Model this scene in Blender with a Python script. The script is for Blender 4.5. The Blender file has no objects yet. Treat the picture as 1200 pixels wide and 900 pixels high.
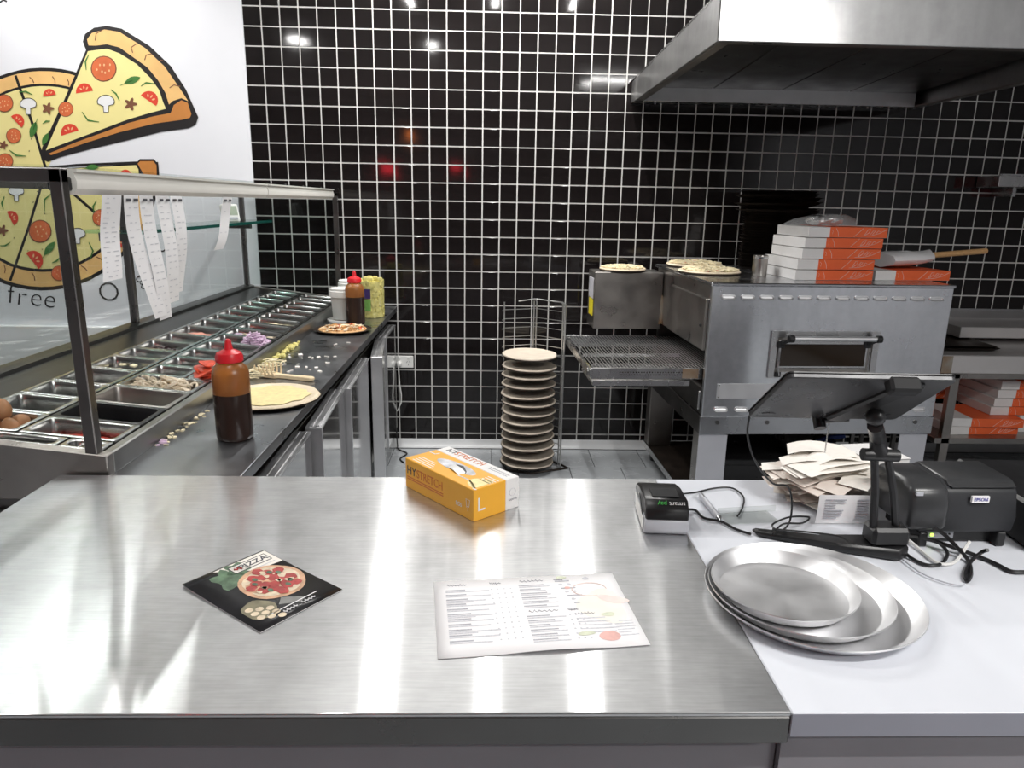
import bpy, bmesh, math, random
from mathutils import Vector, Matrix
random.seed(7)
S = bpy.context.scene
COL = S.collection
R = math.radians
PI = math.pi

# ------------------------------------------------------------------ camera
FPX = 846.67
YAW, PITCH, ROLL = .0299, .2467, .0180
CAM = Vector((1.3619, -4.2946, 1.4861))
_f = Vector((math.sin(YAW)*math.cos(PITCH), math.cos(YAW)*math.cos(PITCH), -math.sin(PITCH)))
_r0 = Vector((math.cos(YAW), -math.sin(YAW), 0))
_u0 = _r0.cross(_f)
_r = math.cos(ROLL)*_r0 + math.sin(ROLL)*_u0
_u = -math.sin(ROLL)*_r0 + math.cos(ROLL)*_u0
cd = bpy.data.cameras.new('camera')
cam = bpy.data.objects.new('camera', cd)
COL.objects.link(cam)
cam.matrix_world = Matrix(((_r.x, _u.x, -_f.x, CAM.x), (_r.y, _u.y, -_f.y, CAM.y), (_r.z, _u.z, -_f.z, CAM.z), (0, 0, 0, 1)))
cd.sensor_width = 36
cd.lens = FPX/1200*36
cd.clip_start = .02
S.camera = cam

def hit(px, py, x=None, y=None, z=None):
    """a photo pixel's ray meets a plane x=, y= or z="""
    d = (px-600)/FPX*_r - (py-450)/FPX*_u + _f
    if x is not None: t = (x-CAM.x)/d.x
    elif y is not None: t = (y-CAM.y)/d.y
    else: t = (z-CAM.z)/d.z
    return CAM + t*d

# ------------------------------------------------------------------ world, exposure
w = bpy.data.worlds.new('night')
S.world = w
w.use_nodes = True
w.node_tree.nodes['Background'].inputs[0].default_value = (.05, .055, .07, 1)
w.node_tree.nodes['Background'].inputs[1].default_value = .3
S.view_settings.view_transform = 'Standard'
S.view_settings.look = 'None'
S.view_settings.gamma = 1
S.view_settings.use_curve_mapping = False
S.view_settings.exposure = .0

# ------------------------------------------------------------------ helpers
def coll(o):
    COL.objects.link(o)
    return o

def thing(name, label, cat, loc=(0, 0, 0), rz=0, group=None):
    o = coll(bpy.data.objects.new(name, None))
    o.location = loc
    o.rotation_euler = (0, 0, rz)
    o.empty_display_size = .05
    return tag(o, label, cat, group)

def tag(o, label, cat, group=None):
    o['label'] = label
    o['category'] = cat
    if group: o['group'] = group
    return o

def copy_tree(o, parent=None):
    c = o.copy()
    coll(c)
    c.parent = parent
    for ch in list(o.children):
        copy_tree(ch, c)
    return c

def rrect(w, d, r, n=4, cx=0, cy=0):
    pts = []
    for (sx, sy, a0) in ((1, 1, 0), (-1, 1, 90), (-1, -1, 180), (1, -1, 270)):
        for i in range(n+1):
            a = R(a0+90*i/n)
            pts.append((cx+sx*(w/2-r)+r*math.cos(a), cy+sy*(d/2-r)+r*math.sin(a)))
    return pts

class MB:
    def __init__(s):
        s.v = []; s.f = []
    def add(s, vs, fs):
        b = len(s.v)
        s.v += [tuple(p) for p in vs]
        s.f += [tuple(i+b for i in f) for f in fs]
        return s
    def box(s, x0, y0, z0, x1, y1, z1, M=None):
        vs = [Vector(p) for p in ((x0, y0, z0), (x1, y0, z0), (x1, y1, z0), (x0, y1, z0), (x0, y0, z1), (x1, y0, z1), (x1, y1, z1), (x0, y1, z1))]
        if M: vs = [M @ p for p in vs]
        return s.add(vs, ((0, 3, 2, 1), (4, 5, 6, 7), (0, 1, 5, 4), (1, 2, 6, 5), (2, 3, 7, 6), (3, 0, 4, 7)))
    def loft(s, loops, cap0=True, cap1=True, closed=True):
        n = len(loops[0])
        vs = [p for l in loops for p in l]
        fs = []
        for k in range(len(loops)-1):
            for i in range(n if closed else n-1):
                j = (i+1) % n
                fs.append((k*n+i, k*n+j, (k+1)*n+j, (k+1)*n+i))
        if cap0: fs.append(tuple(range(n-1, -1, -1)))
        if cap1: fs.append(tuple((len(loops)-1)*n+i for i in range(n)))
        return s.add(vs, fs)
    def prism(s, poly, z0, z1, M=None):
        a = [Vector((p[0], p[1], z0)) for p in poly]
        b = [Vector((p[0], p[1], z1)) for p in poly]
        if M:
            a = [M @ p for p in a]; b = [M @ p for p in b]
        return s.loft([a, b])
    def lathe(s, prof, n=24, c=(0, 0, 0), cap0=True, cap1=True, wob=None):
        loops = []
        for (r, z) in prof:
            loops.append([Vector((c[0]+r*math.cos(2*PI*i/n)*(1+(wob(i, r) if wob else 0)), c[1]+r*math.sin(2*PI*i/n)*(1+(wob(i, r) if wob else 0)), c[2]+z)) for i in range(n)])
        return s.loft(loops, cap0, cap1)
    def cyl(s, p0, p1, r, n=10, r2=None):
        return s.tube([p0, p1], r, n, r2)
    def tube(s, pts, r, n=6, r2=None):
        pts = [Vector(p) for p in pts]
        loops = []
        up = None
        for i, p in enumerate(pts):
            t = (pts[min(i+1, len(pts)-1)]-pts[max(i-1, 0)]).normalized()
            if up is None:
                up = Vector((0, 0, 1)) if abs(t.z) < .9 else Vector((1, 0, 0))
            a = t.cross(up)
            if a.length < 1e-6: a = t.cross(Vector((1, 0, .3)))
            a.normalize()
            b = t.cross(a).normalized()
            up = -b if False else up
            rr = r if r2 is None else r+(r2-r)*i/(len(pts)-1)
            loops.append([p+rr*(math.cos(2*PI*k/n)*a+math.sin(2*PI*k/n)*b) for k in range(n)])
        return s.loft(loops)
    def ball(s, c, r, n=8, m=5, sc=(1, 1, 1)):
        c = Vector(c)
        loops = []
        for j in range(1, m):
            th = PI*j/m
            loops.append([c+Vector((sc[0]*r*math.sin(th)*math.cos(2*PI*i/n), sc[1]*r*math.sin(th)*math.sin(2*PI*i/n), -sc[2]*r*math.cos(th))) for i in range(n)])
        return s.loft(loops)
    def ribbon(s, pts, wv, th=.0):
        """strip along pts, half width vector wv"""
        wv = Vector(wv)
        a = [Vector(p)-wv for p in pts]; b = [Vector(p)+wv for p in pts]
        n = len(pts)
        s.add(a+b, [(i, i+1, n+i+1, n+i) for i in range(n-1)])
        return s
    def build(s, name, mat, parent=None, smooth=False, bevel=0, M=None, seg=1, loc=None, rot=None, kind=None, uv=None):
        me = bpy.data.meshes.new(name)
        vs = s.v if M is None else [tuple(M @ Vector(p)) for p in s.v]
        me.from_pydata(vs, [], s.f)
        bm = bmesh.new(); bm.from_mesh(me)
        bmesh.ops.recalc_face_normals(bm, faces=bm.faces)
        if bevel:
            es = [e for e in bm.edges if len(e.link_faces) == 2 and e.calc_face_angle(0) > .5]
            bmesh.ops.bevel(bm, geom=es, offset=bevel, segments=seg, affect='EDGES', profile=.5, clamp_overlap=True)
        if uv:
            L = bm.loops.layers.uv.new('UVMap')
            for f in bm.faces:
                for l in f.loops: l[L].uv = uv(l.vert.co)
        bm.to_mesh(me); bm.free()
        if smooth:
            for p in me.polygons: p.use_smooth = True
            try: me.set_sharp_from_angle(angle=R(smooth if smooth is not True else 40))
            except Exception: pass
        o = coll(bpy.data.objects.new(name, me))
        if mat: me.materials.append(MT[mat])
        if parent: o.parent = parent
        if loc is not None: o.location = loc
        if rot is not None: o.rotation_euler = rot
        if kind: o['kind'] = kind
        return o

def box(x0, y0, z0, x1, y1, z1): return MB().box(x0, y0, z0, x1, y1, z1)

def struct(o):
    o['kind'] = 'structure'
    return o

def text(s, size, mat, parent, M, name='lettering', thick=.0002, shear=0, align='CENTER', sx=1, thin=0):
    cu = bpy.data.curves.new(name, 'FONT')
    cu.body = s; cu.size = size; cu.align_x = align; cu.align_y = 'CENTER'
    cu.extrude = thick; cu.shear = shear; cu.offset = thin*size; cu.resolution_u = 3
    o = bpy.data.objects.new(name, cu); coll(o)
    bpy.context.view_layer.update()
    me = bpy.data.meshes.new_from_object(o.evaluated_get(bpy.context.evaluated_depsgraph_get()))
    bpy.data.objects.remove(o); bpy.data.curves.remove(cu)
    me.transform(M @ Matrix.Diagonal((sx, 1, 1, 1)))
    me.materials.clear(); me.materials.append(MT[mat])
    me.name = name
    o = coll(bpy.data.objects.new(name, me))
    if parent: o.parent = parent
    return o

def squiggle(wd, ht, mat, parent, M, n=6, seed=1, name='script_line', r=.0004):
    """handwriting too small to read: one wavy pen stroke"""
    rnd = random.Random(seed); pts = []
    for i in range(n*4+1):
        u = i/(n*4); a = i*PI/2
        pts.append(M @ Vector((wd*(u-.5)+.12*wd/n*math.cos(a), ht*.5*math.sin(a)*rnd.uniform(.35, 1), r*.5)))
    return MB().tube(pts, r, 4).build(name, mat, parent)

def frame(o, x, y):
    """matrix with origin o, x axis x, y axis y (flat lettering lies in xy)"""
    x = Vector(x).normalized(); y = Vector(y); z = x.cross(y).normalized(); y = z.cross(x)
    return Matrix(((x.x, y.x, z.x, o[0]), (x.y, y.y, z.y, o[1]), (x.z, y.z, z.z, o[2]), (0, 0, 0, 1)))

# ------------------------------------------------------------------ materials
MT = {}
def mat(name, col, rough=.5, metal=0, var=0, scale=8, bump=0, bscale=60, rvar=0, spec=.5, stretch=None, emit=0, trans=0, aniso=0, coat=0, sub=0, col2=None, ior=1.45, alpha=1):
    m = bpy.data.materials.new(name); m.use_nodes = True
    nt = m.node_tree; N = nt.nodes; L = nt.links
    b = N['Principled BSDF']
    b.inputs['Base Color'].default_value = (*col, 1)
    b.inputs['Roughness'].default_value = rough
    b.inputs['Metallic'].default_value = metal
    b.inputs['Specular IOR Level'].default_value = spec
    b.inputs['IOR'].default_value = ior
    if trans: b.inputs['Transmission Weight'].default_value = trans
    if coat: b.inputs['Coat Weight'].default_value = coat
    if alpha < 1: b.inputs['Alpha'].default_value = alpha
    if sub:
        b.inputs['Subsurface Weight'].default_value = sub
        b.inputs['Subsurface Radius'].default_value = (.01, .006, .003)
        b.inputs['Subsurface Scale'].default_value = .5
    if emit:
        b.inputs['Emission Color'].default_value = (*col, 1)
        b.inputs['Emission Strength'].default_value = emit
    tc = N.new('ShaderNodeTexCoord')
    mp = N.new('ShaderNodeMapping'); L.new(tc.outputs['Object'], mp.inputs[0])
    if stretch: mp.inputs['Scale'].default_value = stretch
    if var or col2:
        nz = N.new('ShaderNodeTexNoise'); nz.inputs['Scale'].default_value = scale; nz.inputs['Detail'].default_value = 4
        L.new(mp.outputs[0], nz.inputs['Vector'])
        rp = N.new('ShaderNodeMapRange'); rp.inputs['From Min'].default_value = .3; rp.inputs['From Max'].default_value = .7
        L.new(nz.outputs[0], rp.inputs['Value'])
        mx = N.new('ShaderNodeMix'); mx.data_type = 'RGBA'
        L.new(rp.outputs[0], mx.inputs['Factor'])
        c2 = col2 or tuple(min(1, c*(1+var)) for c in col)
        c1 = col if col2 else tuple(c*(1-var) for c in col)
        mx.inputs['A'].default_value = (*c1, 1); mx.inputs['B'].default_value = (*c2, 1)
        L.new(mx.outputs['Result'], b.inputs['Base Color'])
    if rvar:
        nz = N.new('ShaderNodeTexNoise'); nz.inputs['Scale'].default_value = scale*1.7; nz.inputs['Detail'].default_value = 5
        L.new(mp.outputs[0], nz.inputs['Vector'])
        rp = N.new('ShaderNodeMapRange'); rp.inputs['From Min'].default_value = .3; rp.inputs['From Max'].default_value = .7
        rp.inputs['To Min'].default_value = max(.02, rough-rvar); rp.inputs['To Max'].default_value = rough+rvar
        L.new(nz.outputs[0], rp.inputs['Value']); L.new(rp.outputs[0], b.inputs['Roughness'])
    if bump:
        nz = N.new('ShaderNodeTexNoise'); nz.inputs['Scale'].default_value = bscale; nz.inputs['Detail'].default_value = 3
        L.new(mp.outputs[0], nz.inputs['Vector'])
        bp = N.new('ShaderNodeBump'); bp.inputs['Strength'].default_value = bump; bp.inputs['Distance'].default_value = .01
        L.new(nz.outputs[0], bp.inputs['Height']); L.new(bp.outputs[0], b.inputs['Normal'])
    if aniso:
        b.inputs['Anisotropic'].default_value = aniso
        tg = N.new('ShaderNodeTangent'); tg.direction_type = 'UV_MAP'; tg.uv_map = 'UVMap'
        L.new(tg.outputs[0], b.inputs['Tangent'])
    MT[name] = m
    return m

def glassmat(name, col, refl_rough=.02, f0=1.45):
    m = bpy.data.materials.new(name); m.use_nodes = True
    nt = m.node_tree; N = nt.nodes; L = nt.links
    N.remove(N['Principled BSDF'])
    t = N.new('ShaderNodeBsdfTransparent'); t.inputs[0].default_value = (*col, 1)
    g = N.new('ShaderNodeBsdfGlossy'); g.inputs['Roughness'].default_value = refl_rough
    fr = N.new('ShaderNodeFresnel'); fr.inputs[0].default_value = f0
    mx = N.new('ShaderNodeMixShader')
    ge = N.new('ShaderNodeNewGeometry'); inv = N.new('ShaderNodeMath'); inv.operation = 'SUBTRACT'; inv.inputs[0].default_value = 1
    mu = N.new('ShaderNodeMath'); mu.operation = 'MULTIPLY'
    L.new(ge.outputs['Backfacing'], inv.inputs[1]); L.new(inv.outputs[0], mu.inputs[0]); L.new(fr.outputs[0], mu.inputs[1])
    L.new(mu.outputs[0], mx.inputs[0]); L.new(t.outputs[0], mx.inputs[1]); L.new(g.outputs[0], mx.inputs[2])
    L.new(mx.outputs[0], N['Material Output'].inputs[0])
    MT[name] = m

def brushed(name, col, r_sharp, an, r_soft, mixf):
    m = bpy.data.materials.new(name); m.use_nodes = True
    nt = m.node_tree; N = nt.nodes; L = nt.links
    N.remove(N['Principled BSDF'])
    tc = N.new('ShaderNodeTexCoord')
    nz = N.new('ShaderNodeTexNoise'); nz.inputs['Scale'].default_value = 3.5; nz.inputs['Detail'].default_value = 5; nz.inputs['Roughness'].default_value = .65
    L.new(tc.outputs['Object'], nz.inputs['Vector'])
    mp = N.new('ShaderNodeMapping'); mp.inputs['Rotation'].default_value = (0, 0, .6); mp.inputs['Scale'].default_value = (6, 90, 1); L.new(tc.outputs['Object'], mp.inputs[0])
    sc = N.new('ShaderNodeTexNoise'); sc.inputs['Scale'].default_value = 3; sc.inputs['Detail'].default_value = 6; L.new(mp.outputs[0], sc.inputs['Vector'])
    cr = N.new('ShaderNodeMix'); cr.data_type = 'RGBA'; cr.inputs['A'].default_value = (*[c*.80 for c in col], 1); cr.inputs['B'].default_value = (*[min(1, c*1.12) for c in col], 1)
    L.new(sc.outputs[0], cr.inputs['Factor'])
    g = N.new('ShaderNodeBsdfAnisotropic'); g.inputs['Roughness'].default_value = r_sharp; g.inputs['Anisotropy'].default_value = an
    tg = N.new('ShaderNodeTangent'); tg.direction_type = 'UV_MAP'; tg.uv_map = 'UVMap'; L.new(tg.outputs[0], g.inputs['Tangent'])
    h = N.new('ShaderNodeBsdfAnisotropic'); h.inputs['Roughness'].default_value = r_soft
    L.new(cr.outputs['Result'], g.inputs['Color']); L.new(cr.outputs['Result'], h.inputs['Color'])
    rg = N.new('ShaderNodeMapRange'); rg.inputs['From Min'].default_value = .3; rg.inputs['From Max'].default_value = .7
    rg.inputs['To Min'].default_value = mixf-.12; rg.inputs['To Max'].default_value = mixf+.12; L.new(nz.outputs[0], rg.inputs['Value'])
    mx = N.new('ShaderNodeMixShader'); L.new(rg.outputs[0], mx.inputs[0]); L.new(g.outputs[0], mx.inputs[1]); L.new(h.outputs[0], mx.inputs[2])
    L.new(mx.outputs[0], N['Material Output'].inputs[0])
    MT[name] = m
brushed('steel_face', (.78, .80, .83), .15, -.6, .34, .30)
brushed('steel_canopy', (.62, .62, .62), .16, -.5, .40, .62)
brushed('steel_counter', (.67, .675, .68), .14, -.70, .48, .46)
mat('grout', (.66, .65, .63), .8, var=.08, scale=15)
mat('black_tile', (.010, .008, .008), .07, var=.25, scale=6, rvar=.02, spec=.5)
mat('white_wall', (.80, .81, .85), .55, var=.02, scale=3)
mat('white_ledge', (.86, .87, .88), .35, var=.02, scale=3)
mat('ceiling_paint', (.78, .77, .75), .8, var=.02, scale=2)
mat('floor_tile', (.42, .44, .46), .25, var=.08, scale=5, rvar=.06)
mat('floor_grout', (.03, .03, .035), .8, var=.2)
mat('cove', (.62, .63, .64), .3, var=.06, scale=6)
mat('steel', (.60, .60, .60), .27, 1, var=.06, scale=5, rvar=.06)
mat('steel_hood', (.58, .58, .58), .24, 1, var=.1, scale=3, rvar=.07, stretch=(1, 1, 6))
mat('steel_oven', (.52, .53, .55), .24, 1, var=.12, scale=2.5, rvar=.08)
mat('steel_worn', (.36, .34, .32), .35, 1, var=.25, scale=4, rvar=.1)
mat('steel_black', (.05, .048, .046), .3, .8, var=.2, scale=5)
mat('bench_steel', (.72, .70, .69), .5, .85, var=.05, scale=4)
mat('steel_mirror', (.55, .55, .55), .10, 1, var=.05, scale=4, rvar=.03)
mat('steel_dark', (.16, .155, .15), .35, 1, var=.2, scale=5, rvar=.08)
mat('steel_post', (.20, .19, .185), .3, 1, var=.15, scale=4, rvar=.08)
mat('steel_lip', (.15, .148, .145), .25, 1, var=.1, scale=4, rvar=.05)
mat('steel_collar', (.30, .30, .29), .38, 1, var=.12, scale=5, rvar=.06)
mat('steel_bench', (.34, .35, .37), .32, 1, var=.12, scale=5, rvar=.08)
mat('pan_steel', (.46, .46, .45), .22, 1, var=.06, scale=9, rvar=.06)
mat('aluminium', (.80, .80, .81), .42, 1, var=.05, scale=9, rvar=.06)
mat('wire', (.62, .62, .61), .4, 1, var=.1)
mat('dark_wire', (.20, .19, .18), .4, 1, var=.2)
mat('rust', (.42, .39, .34), .5, .8, col2=(.28, .14, .05), scale=9)
mat('black_iron', (.034, .025, .020), .48, .45, var=.4, scale=12)
mat('black_plastic', (.012, .012, .013), .35, var=.2, scale=10, rvar=.08)
mat('matt_black', (.012, .012, .013), .7)
mat('tablet_back', (.05, .05, .052), .3, .3, var=.35, scale=9, rvar=.08)
mat('printer_plastic', (.022, .023, .026), .5, var=.15, scale=10)
mat('printer_cover', (.035, .036, .038), .28, var=.15, scale=10)
mat('white_plastic', (.78, .78, .76), .35, var=.03)
mat('grey_plastic', (.45, .46, .50), .35, var=.04)
mat('light_fitting', (.80, .77, .72), .4, var=.03)
mat('counter_white', (.68, .70, .75), .28, var=.015, scale=4)
mat('counter_front', (.26, .265, .31), .4, var=.03)
mat('counter_panel', (.23, .22, .24), .5, var=.05)
mat('paper', (.86, .85, .86), .6, var=.02)
mat('paper_warm', (.78, .70, .64), .65, var=.08, scale=20)
mat('paper_cream', (.86, .82, .76), .6, var=.05, scale=20)
mat('ink', (.06, .06, .07), .6)
mat('ink_soft', (.42, .42, .46), .6, var=.15, scale=300)
mat('ink_pale', (.58, .58, .62), .6, var=.15, scale=300)
mat('print_pink', (.72, .42, .38), .5, var=.12, scale=60)
mat('print_rose', (.83, .68, .64), .5, var=.08, scale=40)
mat('print_olive', (.62, .65, .50), .5, var=.15, scale=60)
mat('print_cream', (.84, .80, .73), .5, var=.04, scale=30)
mat('box_orange', (.80, .13, .035), .5, var=.05, scale=12)
mat('box_white', (.75, .74, .73), .55, var=.04, scale=10)
mat('box_shade', (.28, .22, .20), .6, var=.1)
mat('glove_orange', (.82, .40, .03), .42, var=.03, scale=14)
mat('red_print', (.62, .16, .03), .5)
mat('glove_film', (.62, .63, .66), .25, var=.35, scale=40)
mat('dough', (.80, .68, .50), .65, var=.06, scale=20, bump=.2, bscale=60)
mat('dough_pale', (.72, .63, .52), .7, var=.07, scale=20, bump=.15, bscale=60)
mat('cheese', (.85, .72, .36), .55, var=.12, scale=60)
mat('mozz', (.86, .76, .52), .6, var=.12, scale=80)
mat('tomato_sauce', (.42, .035, .02), .35, var=.4, scale=60, bump=.4, bscale=120)
mat('pepperoni', (.62, .07, .03), .4, var=.3, scale=70)
mat('mushroom', (.70, .60, .46), .6, var=.12, scale=60)
mat('ham', (.66, .28, .22), .5, var=.2, scale=60)
mat('olive', (.06, .03, .035), .35, var=.5, scale=50)
mat('onion', (.74, .55, .72), .4, var=.25, scale=50)
mat('green_food', (.14, .26, .06), .5, var=.3, scale=50)
mat('corn', (.78, .70, .26), .5, var=.12, scale=60)
mat('baked', (.62, .36, .16), .6, var=.35, scale=50)
mat('egg', (.52, .24, .11), .5, var=.08, scale=30)
mat('wood_handle', (.62, .36, .16), .5, var=.15, scale=30, stretch=(1, 8, 8))
mat('pale_wood', (.78, .62, .40), .6, var=.1, scale=30)
mat('red_cap', (.70, .02, .03), .35)
mat('sauce', (.030, .016, .012), .25, var=.15)
mat('amber', (.50, .19, .05), .3, trans=.55, var=.08, scale=6)
mat('tub_plastic', (.74, .74, .72), .35, trans=.25)
mat('tub_food', (.42, .26, .12), .6, var=.4, scale=60)
mat('label_purple', (.04, .02, .12), .5)
mat('label_green', (.16, .35, .08), .5)
mat('label_yellow', (.85, .72, .03), .5)
mat('label_blue', (.05, .05, .35), .5)
mat('foil', (.75, .75, .75), .18, 1, bump=1, bscale=60)
mat('bag_film', (.80, .81, .82), .25, bump=.5, bscale=25, alpha=.22)
mat('smart_green', (.08, .55, .10), .5)
mat('lcd', (.35, .40, .32), .3)
mat('leaflet_black', (.018, .018, .020), .3, var=.5, scale=14)
mat('leaflet_grey', (.22, .22, .21), .35, var=.4, scale=20)
mat('leaflet_green', (.10, .17, .10), .4, var=.5, scale=60)
mat('leaflet_olive', (.20, .18, .11), .4, var=.3, scale=60)
mat('leaflet_crust', (.60, .36, .22), .4, var=.25, scale=60)
mat('leaflet_red', (.42, .05, .045), .4, var=.35, scale=70)
mat('leaflet_cream', (.70, .58, .42), .4, var=.2, scale=80)
mat('mural_black', (.012, .010, .010), .5)
mat('mural_cheese', (.86, .76, .32), .5, var=.06, scale=3)
mat('mural_crust', (.84, .52, .20), .5, var=.14, scale=5)
mat('mural_orange', (.56, .22, .05), .5, var=.15, scale=5)
mat('mural_tomato', (.66, .15, .05), .5, var=.12, scale=14)
mat('mural_red', (.72, .06, .03), .5, var=.12, scale=14)
mat('mural_green', (.06, .20, .04), .5, var=.15, scale=14)
mat('mural_brown', (.20, .08, .04), .5, var=.15, scale=14)
mat('mural_white', (.82, .82, .82), .5)
mat('mural_seed', (.85, .50, .25), .5)
mat('shelf_edge', (.01, .10, .08), .12, trans=.2)
mat('tube_glow', (1, .98, .95), .5, emit=1)
mat('red_glow', (1, .03, .05), .5, emit=14)
mat('orange_glow', (1, .25, .05), .5, emit=14)
mat('night_glass', (.01, .011, .014), .05)
mat('grey_wall', (.36, .36, .38), .6, var=.03, scale=3)
mat('dark_room', (.08, .075, .07), .7, var=.1)
mat('led', (.5, .9, .1), .5, emit=3)
mat('oven_glass', (.02, .012, .006), .08)
mat('white_cable', (.72, .72, .70), .5)
mat('blue_plastic', (.02, .04, .18), .4)
glassmat('pane', (.93, .95, .945))
glassmat('shelf_glass', (.75, .92, .87))
glassmat('clear_plastic', (.90, .91, .90), .08)

# ------------------------------------------------------------------ ceiling lights (the room's own lamps, plus one added fill batten)
CEIL = 2.9
def batten(x, y, length, power, label, along='y', wid=.036):
    t = thing('ceiling_light', label, 'ceiling light', (x, y, CEIL))
    if along == 'x': t.rotation_euler.z = PI/2
    MB().box(-.05, -length/2-.03, -.05, .05, length/2+.03, 0).build('housing', 'white_plastic', t, bevel=.006)
    d = MB().box(-wid/2, -length/2, -.066, wid/2, length/2, -.05).build('diffuser', 'white_plastic', t, bevel=.004)
    for s in (-1, 1): MB().box(-wid/2-.004, s*(length/2+.012)-.012, -.07, wid/2+.004, s*(length/2+.012)+.012, -.05).build('end_cap', 'white_plastic', t)
    ld = bpy.data.lights.new('tube_light', 'AREA'); ld.shape = 'RECTANGLE'; ld.size = wid; ld.size_y = length
    ld.energy = power; ld.color = (1, .985, .96)
    l = coll(bpy.data.objects.new('tube_light', ld)); l.parent = t; l.location = (0, 0, -.068)
    return t
def downlight(x, y, r, power, label):
    t = thing('downlight', label, 'downlight', (x, y, CEIL))
    MB().lathe([(r*1.35, -.012), (r*1.35, 0), (r, 0), (r, -.012)], 24, cap0=False, cap1=False).build('trim_ring', 'white_plastic', t, smooth=True)
    ld = bpy.data.lights.new('bulb_light', 'AREA'); ld.shape = 'DISK'; ld.size = r*2; ld.energy = power; ld.color = (1, .985, .96)
    l = coll(bpy.data.objects.new('bulb_light', ld)); l.parent = t; l.location = (0, 0, -.008)
KP = 20
for nm, x in (('above the pan rail', .77), ('above the gap behind the steel counter', 1.36), ('beside the exhaust hood', 1.9)):
    batten(x, -.76, 1.2, KP, 'white ceiling batten light %s' % nm)
for nm, x in (('nearest the glass guard', -.47), ('between two others by the mural', -.88), ('farthest from the glass guard', -1.27)):
    batten(x, -.80, 1.2, KP*.4, 'white ceiling batten light in front of the mural, %s' % nm)
downlight(-.45, -3.0, .09, 14, 'large round ceiling downlight beside the steel counter')
downlight(.78, -3.0, .05, 8, 'small round ceiling downlight over the steel counter')
batten(2.95, -4.4, 1.2, 58, 'ceiling batten light running crosswise over the customer side', 'x')
batten(3.7, -5.6, 1.2, 58, 'added crosswise ceiling batten, unseen fill light for the customer side', 'x')  # added fill for the fronts, placed so the hood hides its reflection

# ------------------------------------------------------------------ structure
XL, XR, YB = -2.6, 5.2, -8.2
struct(box(XL, YB, -.1, XR, .1, -.006).build('floor', 'floor_grout'))
floor = bpy.data.objects['floor']
struct(box(XL, YB, CEIL, XR, .1, CEIL+.1).build('ceiling', 'ceiling_paint'))
struct(box(XL-.1, YB, 0, XL, .1, CEIL).build('wall_left', 'white_wall'))
struct(box(XR, YB, 0, XR+.1, .1, CEIL).build('wall_right', 'grey_wall'))
struct(box(XL, YB-.1, 0, XR, YB, CEIL).build('wall_front', 'dark_room'))
wb = struct(box(.003, .004, 0, XR, .1, CEIL).build('wall_back', 'grout'))
ww = struct(box(XL, -.008, 0, .003, .1, CEIL).build('wall_back', 'white_wall'))
struct(box(XL, -.05, 0, -.1, -.008, .735).build('trim_1', 'white_ledge', bevel=.004))
# shop front window at night behind the camera
wn = struct(box(-1.8, YB-.02, .5, 4.4, YB+.02, 2.6).build('window_1', 'night_glass'))
for x in (-1.8, .2, 2.3, 4.4): box(x-.03, YB, .5, x+.03, YB+.06, 2.6).build('window_frame', 'steel_dark', wn)

# black wall tiles : pitch 0.1, grout lines at z = 2.485 - 0.1 r
ZR = 2.485
def tile_mesh(h=.0925):
    a = .04625; b = h/2
    return MB().loft([[(-a, .004, -b), (a, .004, -b), (a, .004, b), (-a, .004, b)], [(-a, .0022, -b), (a, .0022, -b), (a, .0022, b), (-a, .0022, b)],
                      [(-a+.001, .0015, -b+.001), (a-.001, .0015, -b+.001), (a-.001, .0015, b-.001), (-a+.001, .0015, b-.001)]], cap0=False)
t0 = tile_mesh().build('tile', 'black_tile', wb)
first = True
rest = MB()
base = tile_mesh()
for c in range(0, 52):
    for r in range(-4, 24):
        x = .1*c+.05; z = ZR-.1*r-.05
        rx = random.gauss(0, .002); rz = random.gauss(0, .002)
        if 2 <= c < 22 and 0 <= r < 15:
            o = t0 if first else coll(t0.copy())
            first = False
            o.parent = wb; o.location = (x, 0, z); o.rotation_euler = (rx, 0, rz)
        else:
            M = Matrix.Translation((x, 0, z)) @ Matrix.Rotation(rx, 4, 'X') @ Matrix.Rotation(rz, 4, 'Z')
            rest.add([M @ Vector(p) for p in base.v], base.f)
cut = tile_mesh(.077)
for c in range(0, 52):
    rest.add([Vector(p)+Vector((.1*c+.05, 0, ZR-2.4-.045)) for p in cut.v], cut.f)
rest.build('tile_field', 'black_tile', wb, kind='stuff')

# cove skirting
pc = [(0, .002), (0, .048), (-.006, .05), (-.012, .036), (-.022, .018), (-.036, .006), (-.045, .002)]
m = MB(); m.loft([[Vector((x, p[0], p[1])) for p in pc] for x in (.05, XR)])
struct(m.build('baseboard_back', 'cove', smooth=50))
# floor tiles (grey, laid in broken bond)
ft = MB().box(-.148, -.148, -.006, .148, .148, 0).build('floor_tile', 'floor_tile', floor, bevel=.0015)
first = True
for j in range(0, 9):
    for i in range(0, 15):
        x = .62+.3*i+(.15 if j % 2 else 0); y = -.20-.3*j
        o = ft if first else coll(ft.copy()); first = False
        o.parent = floor; o.location = (x, y, 0)
m = MB()
for j in range(9, 27):
    for i in range(-10, 15): m.box(.62+.3*i-.148, -.2-.3*j-.148, -.006, .62+.3*i+.148, -.2-.3*j+.148, 0)
m.build('floor_tile_field', 'floor_tile', floor, kind='stuff')

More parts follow.
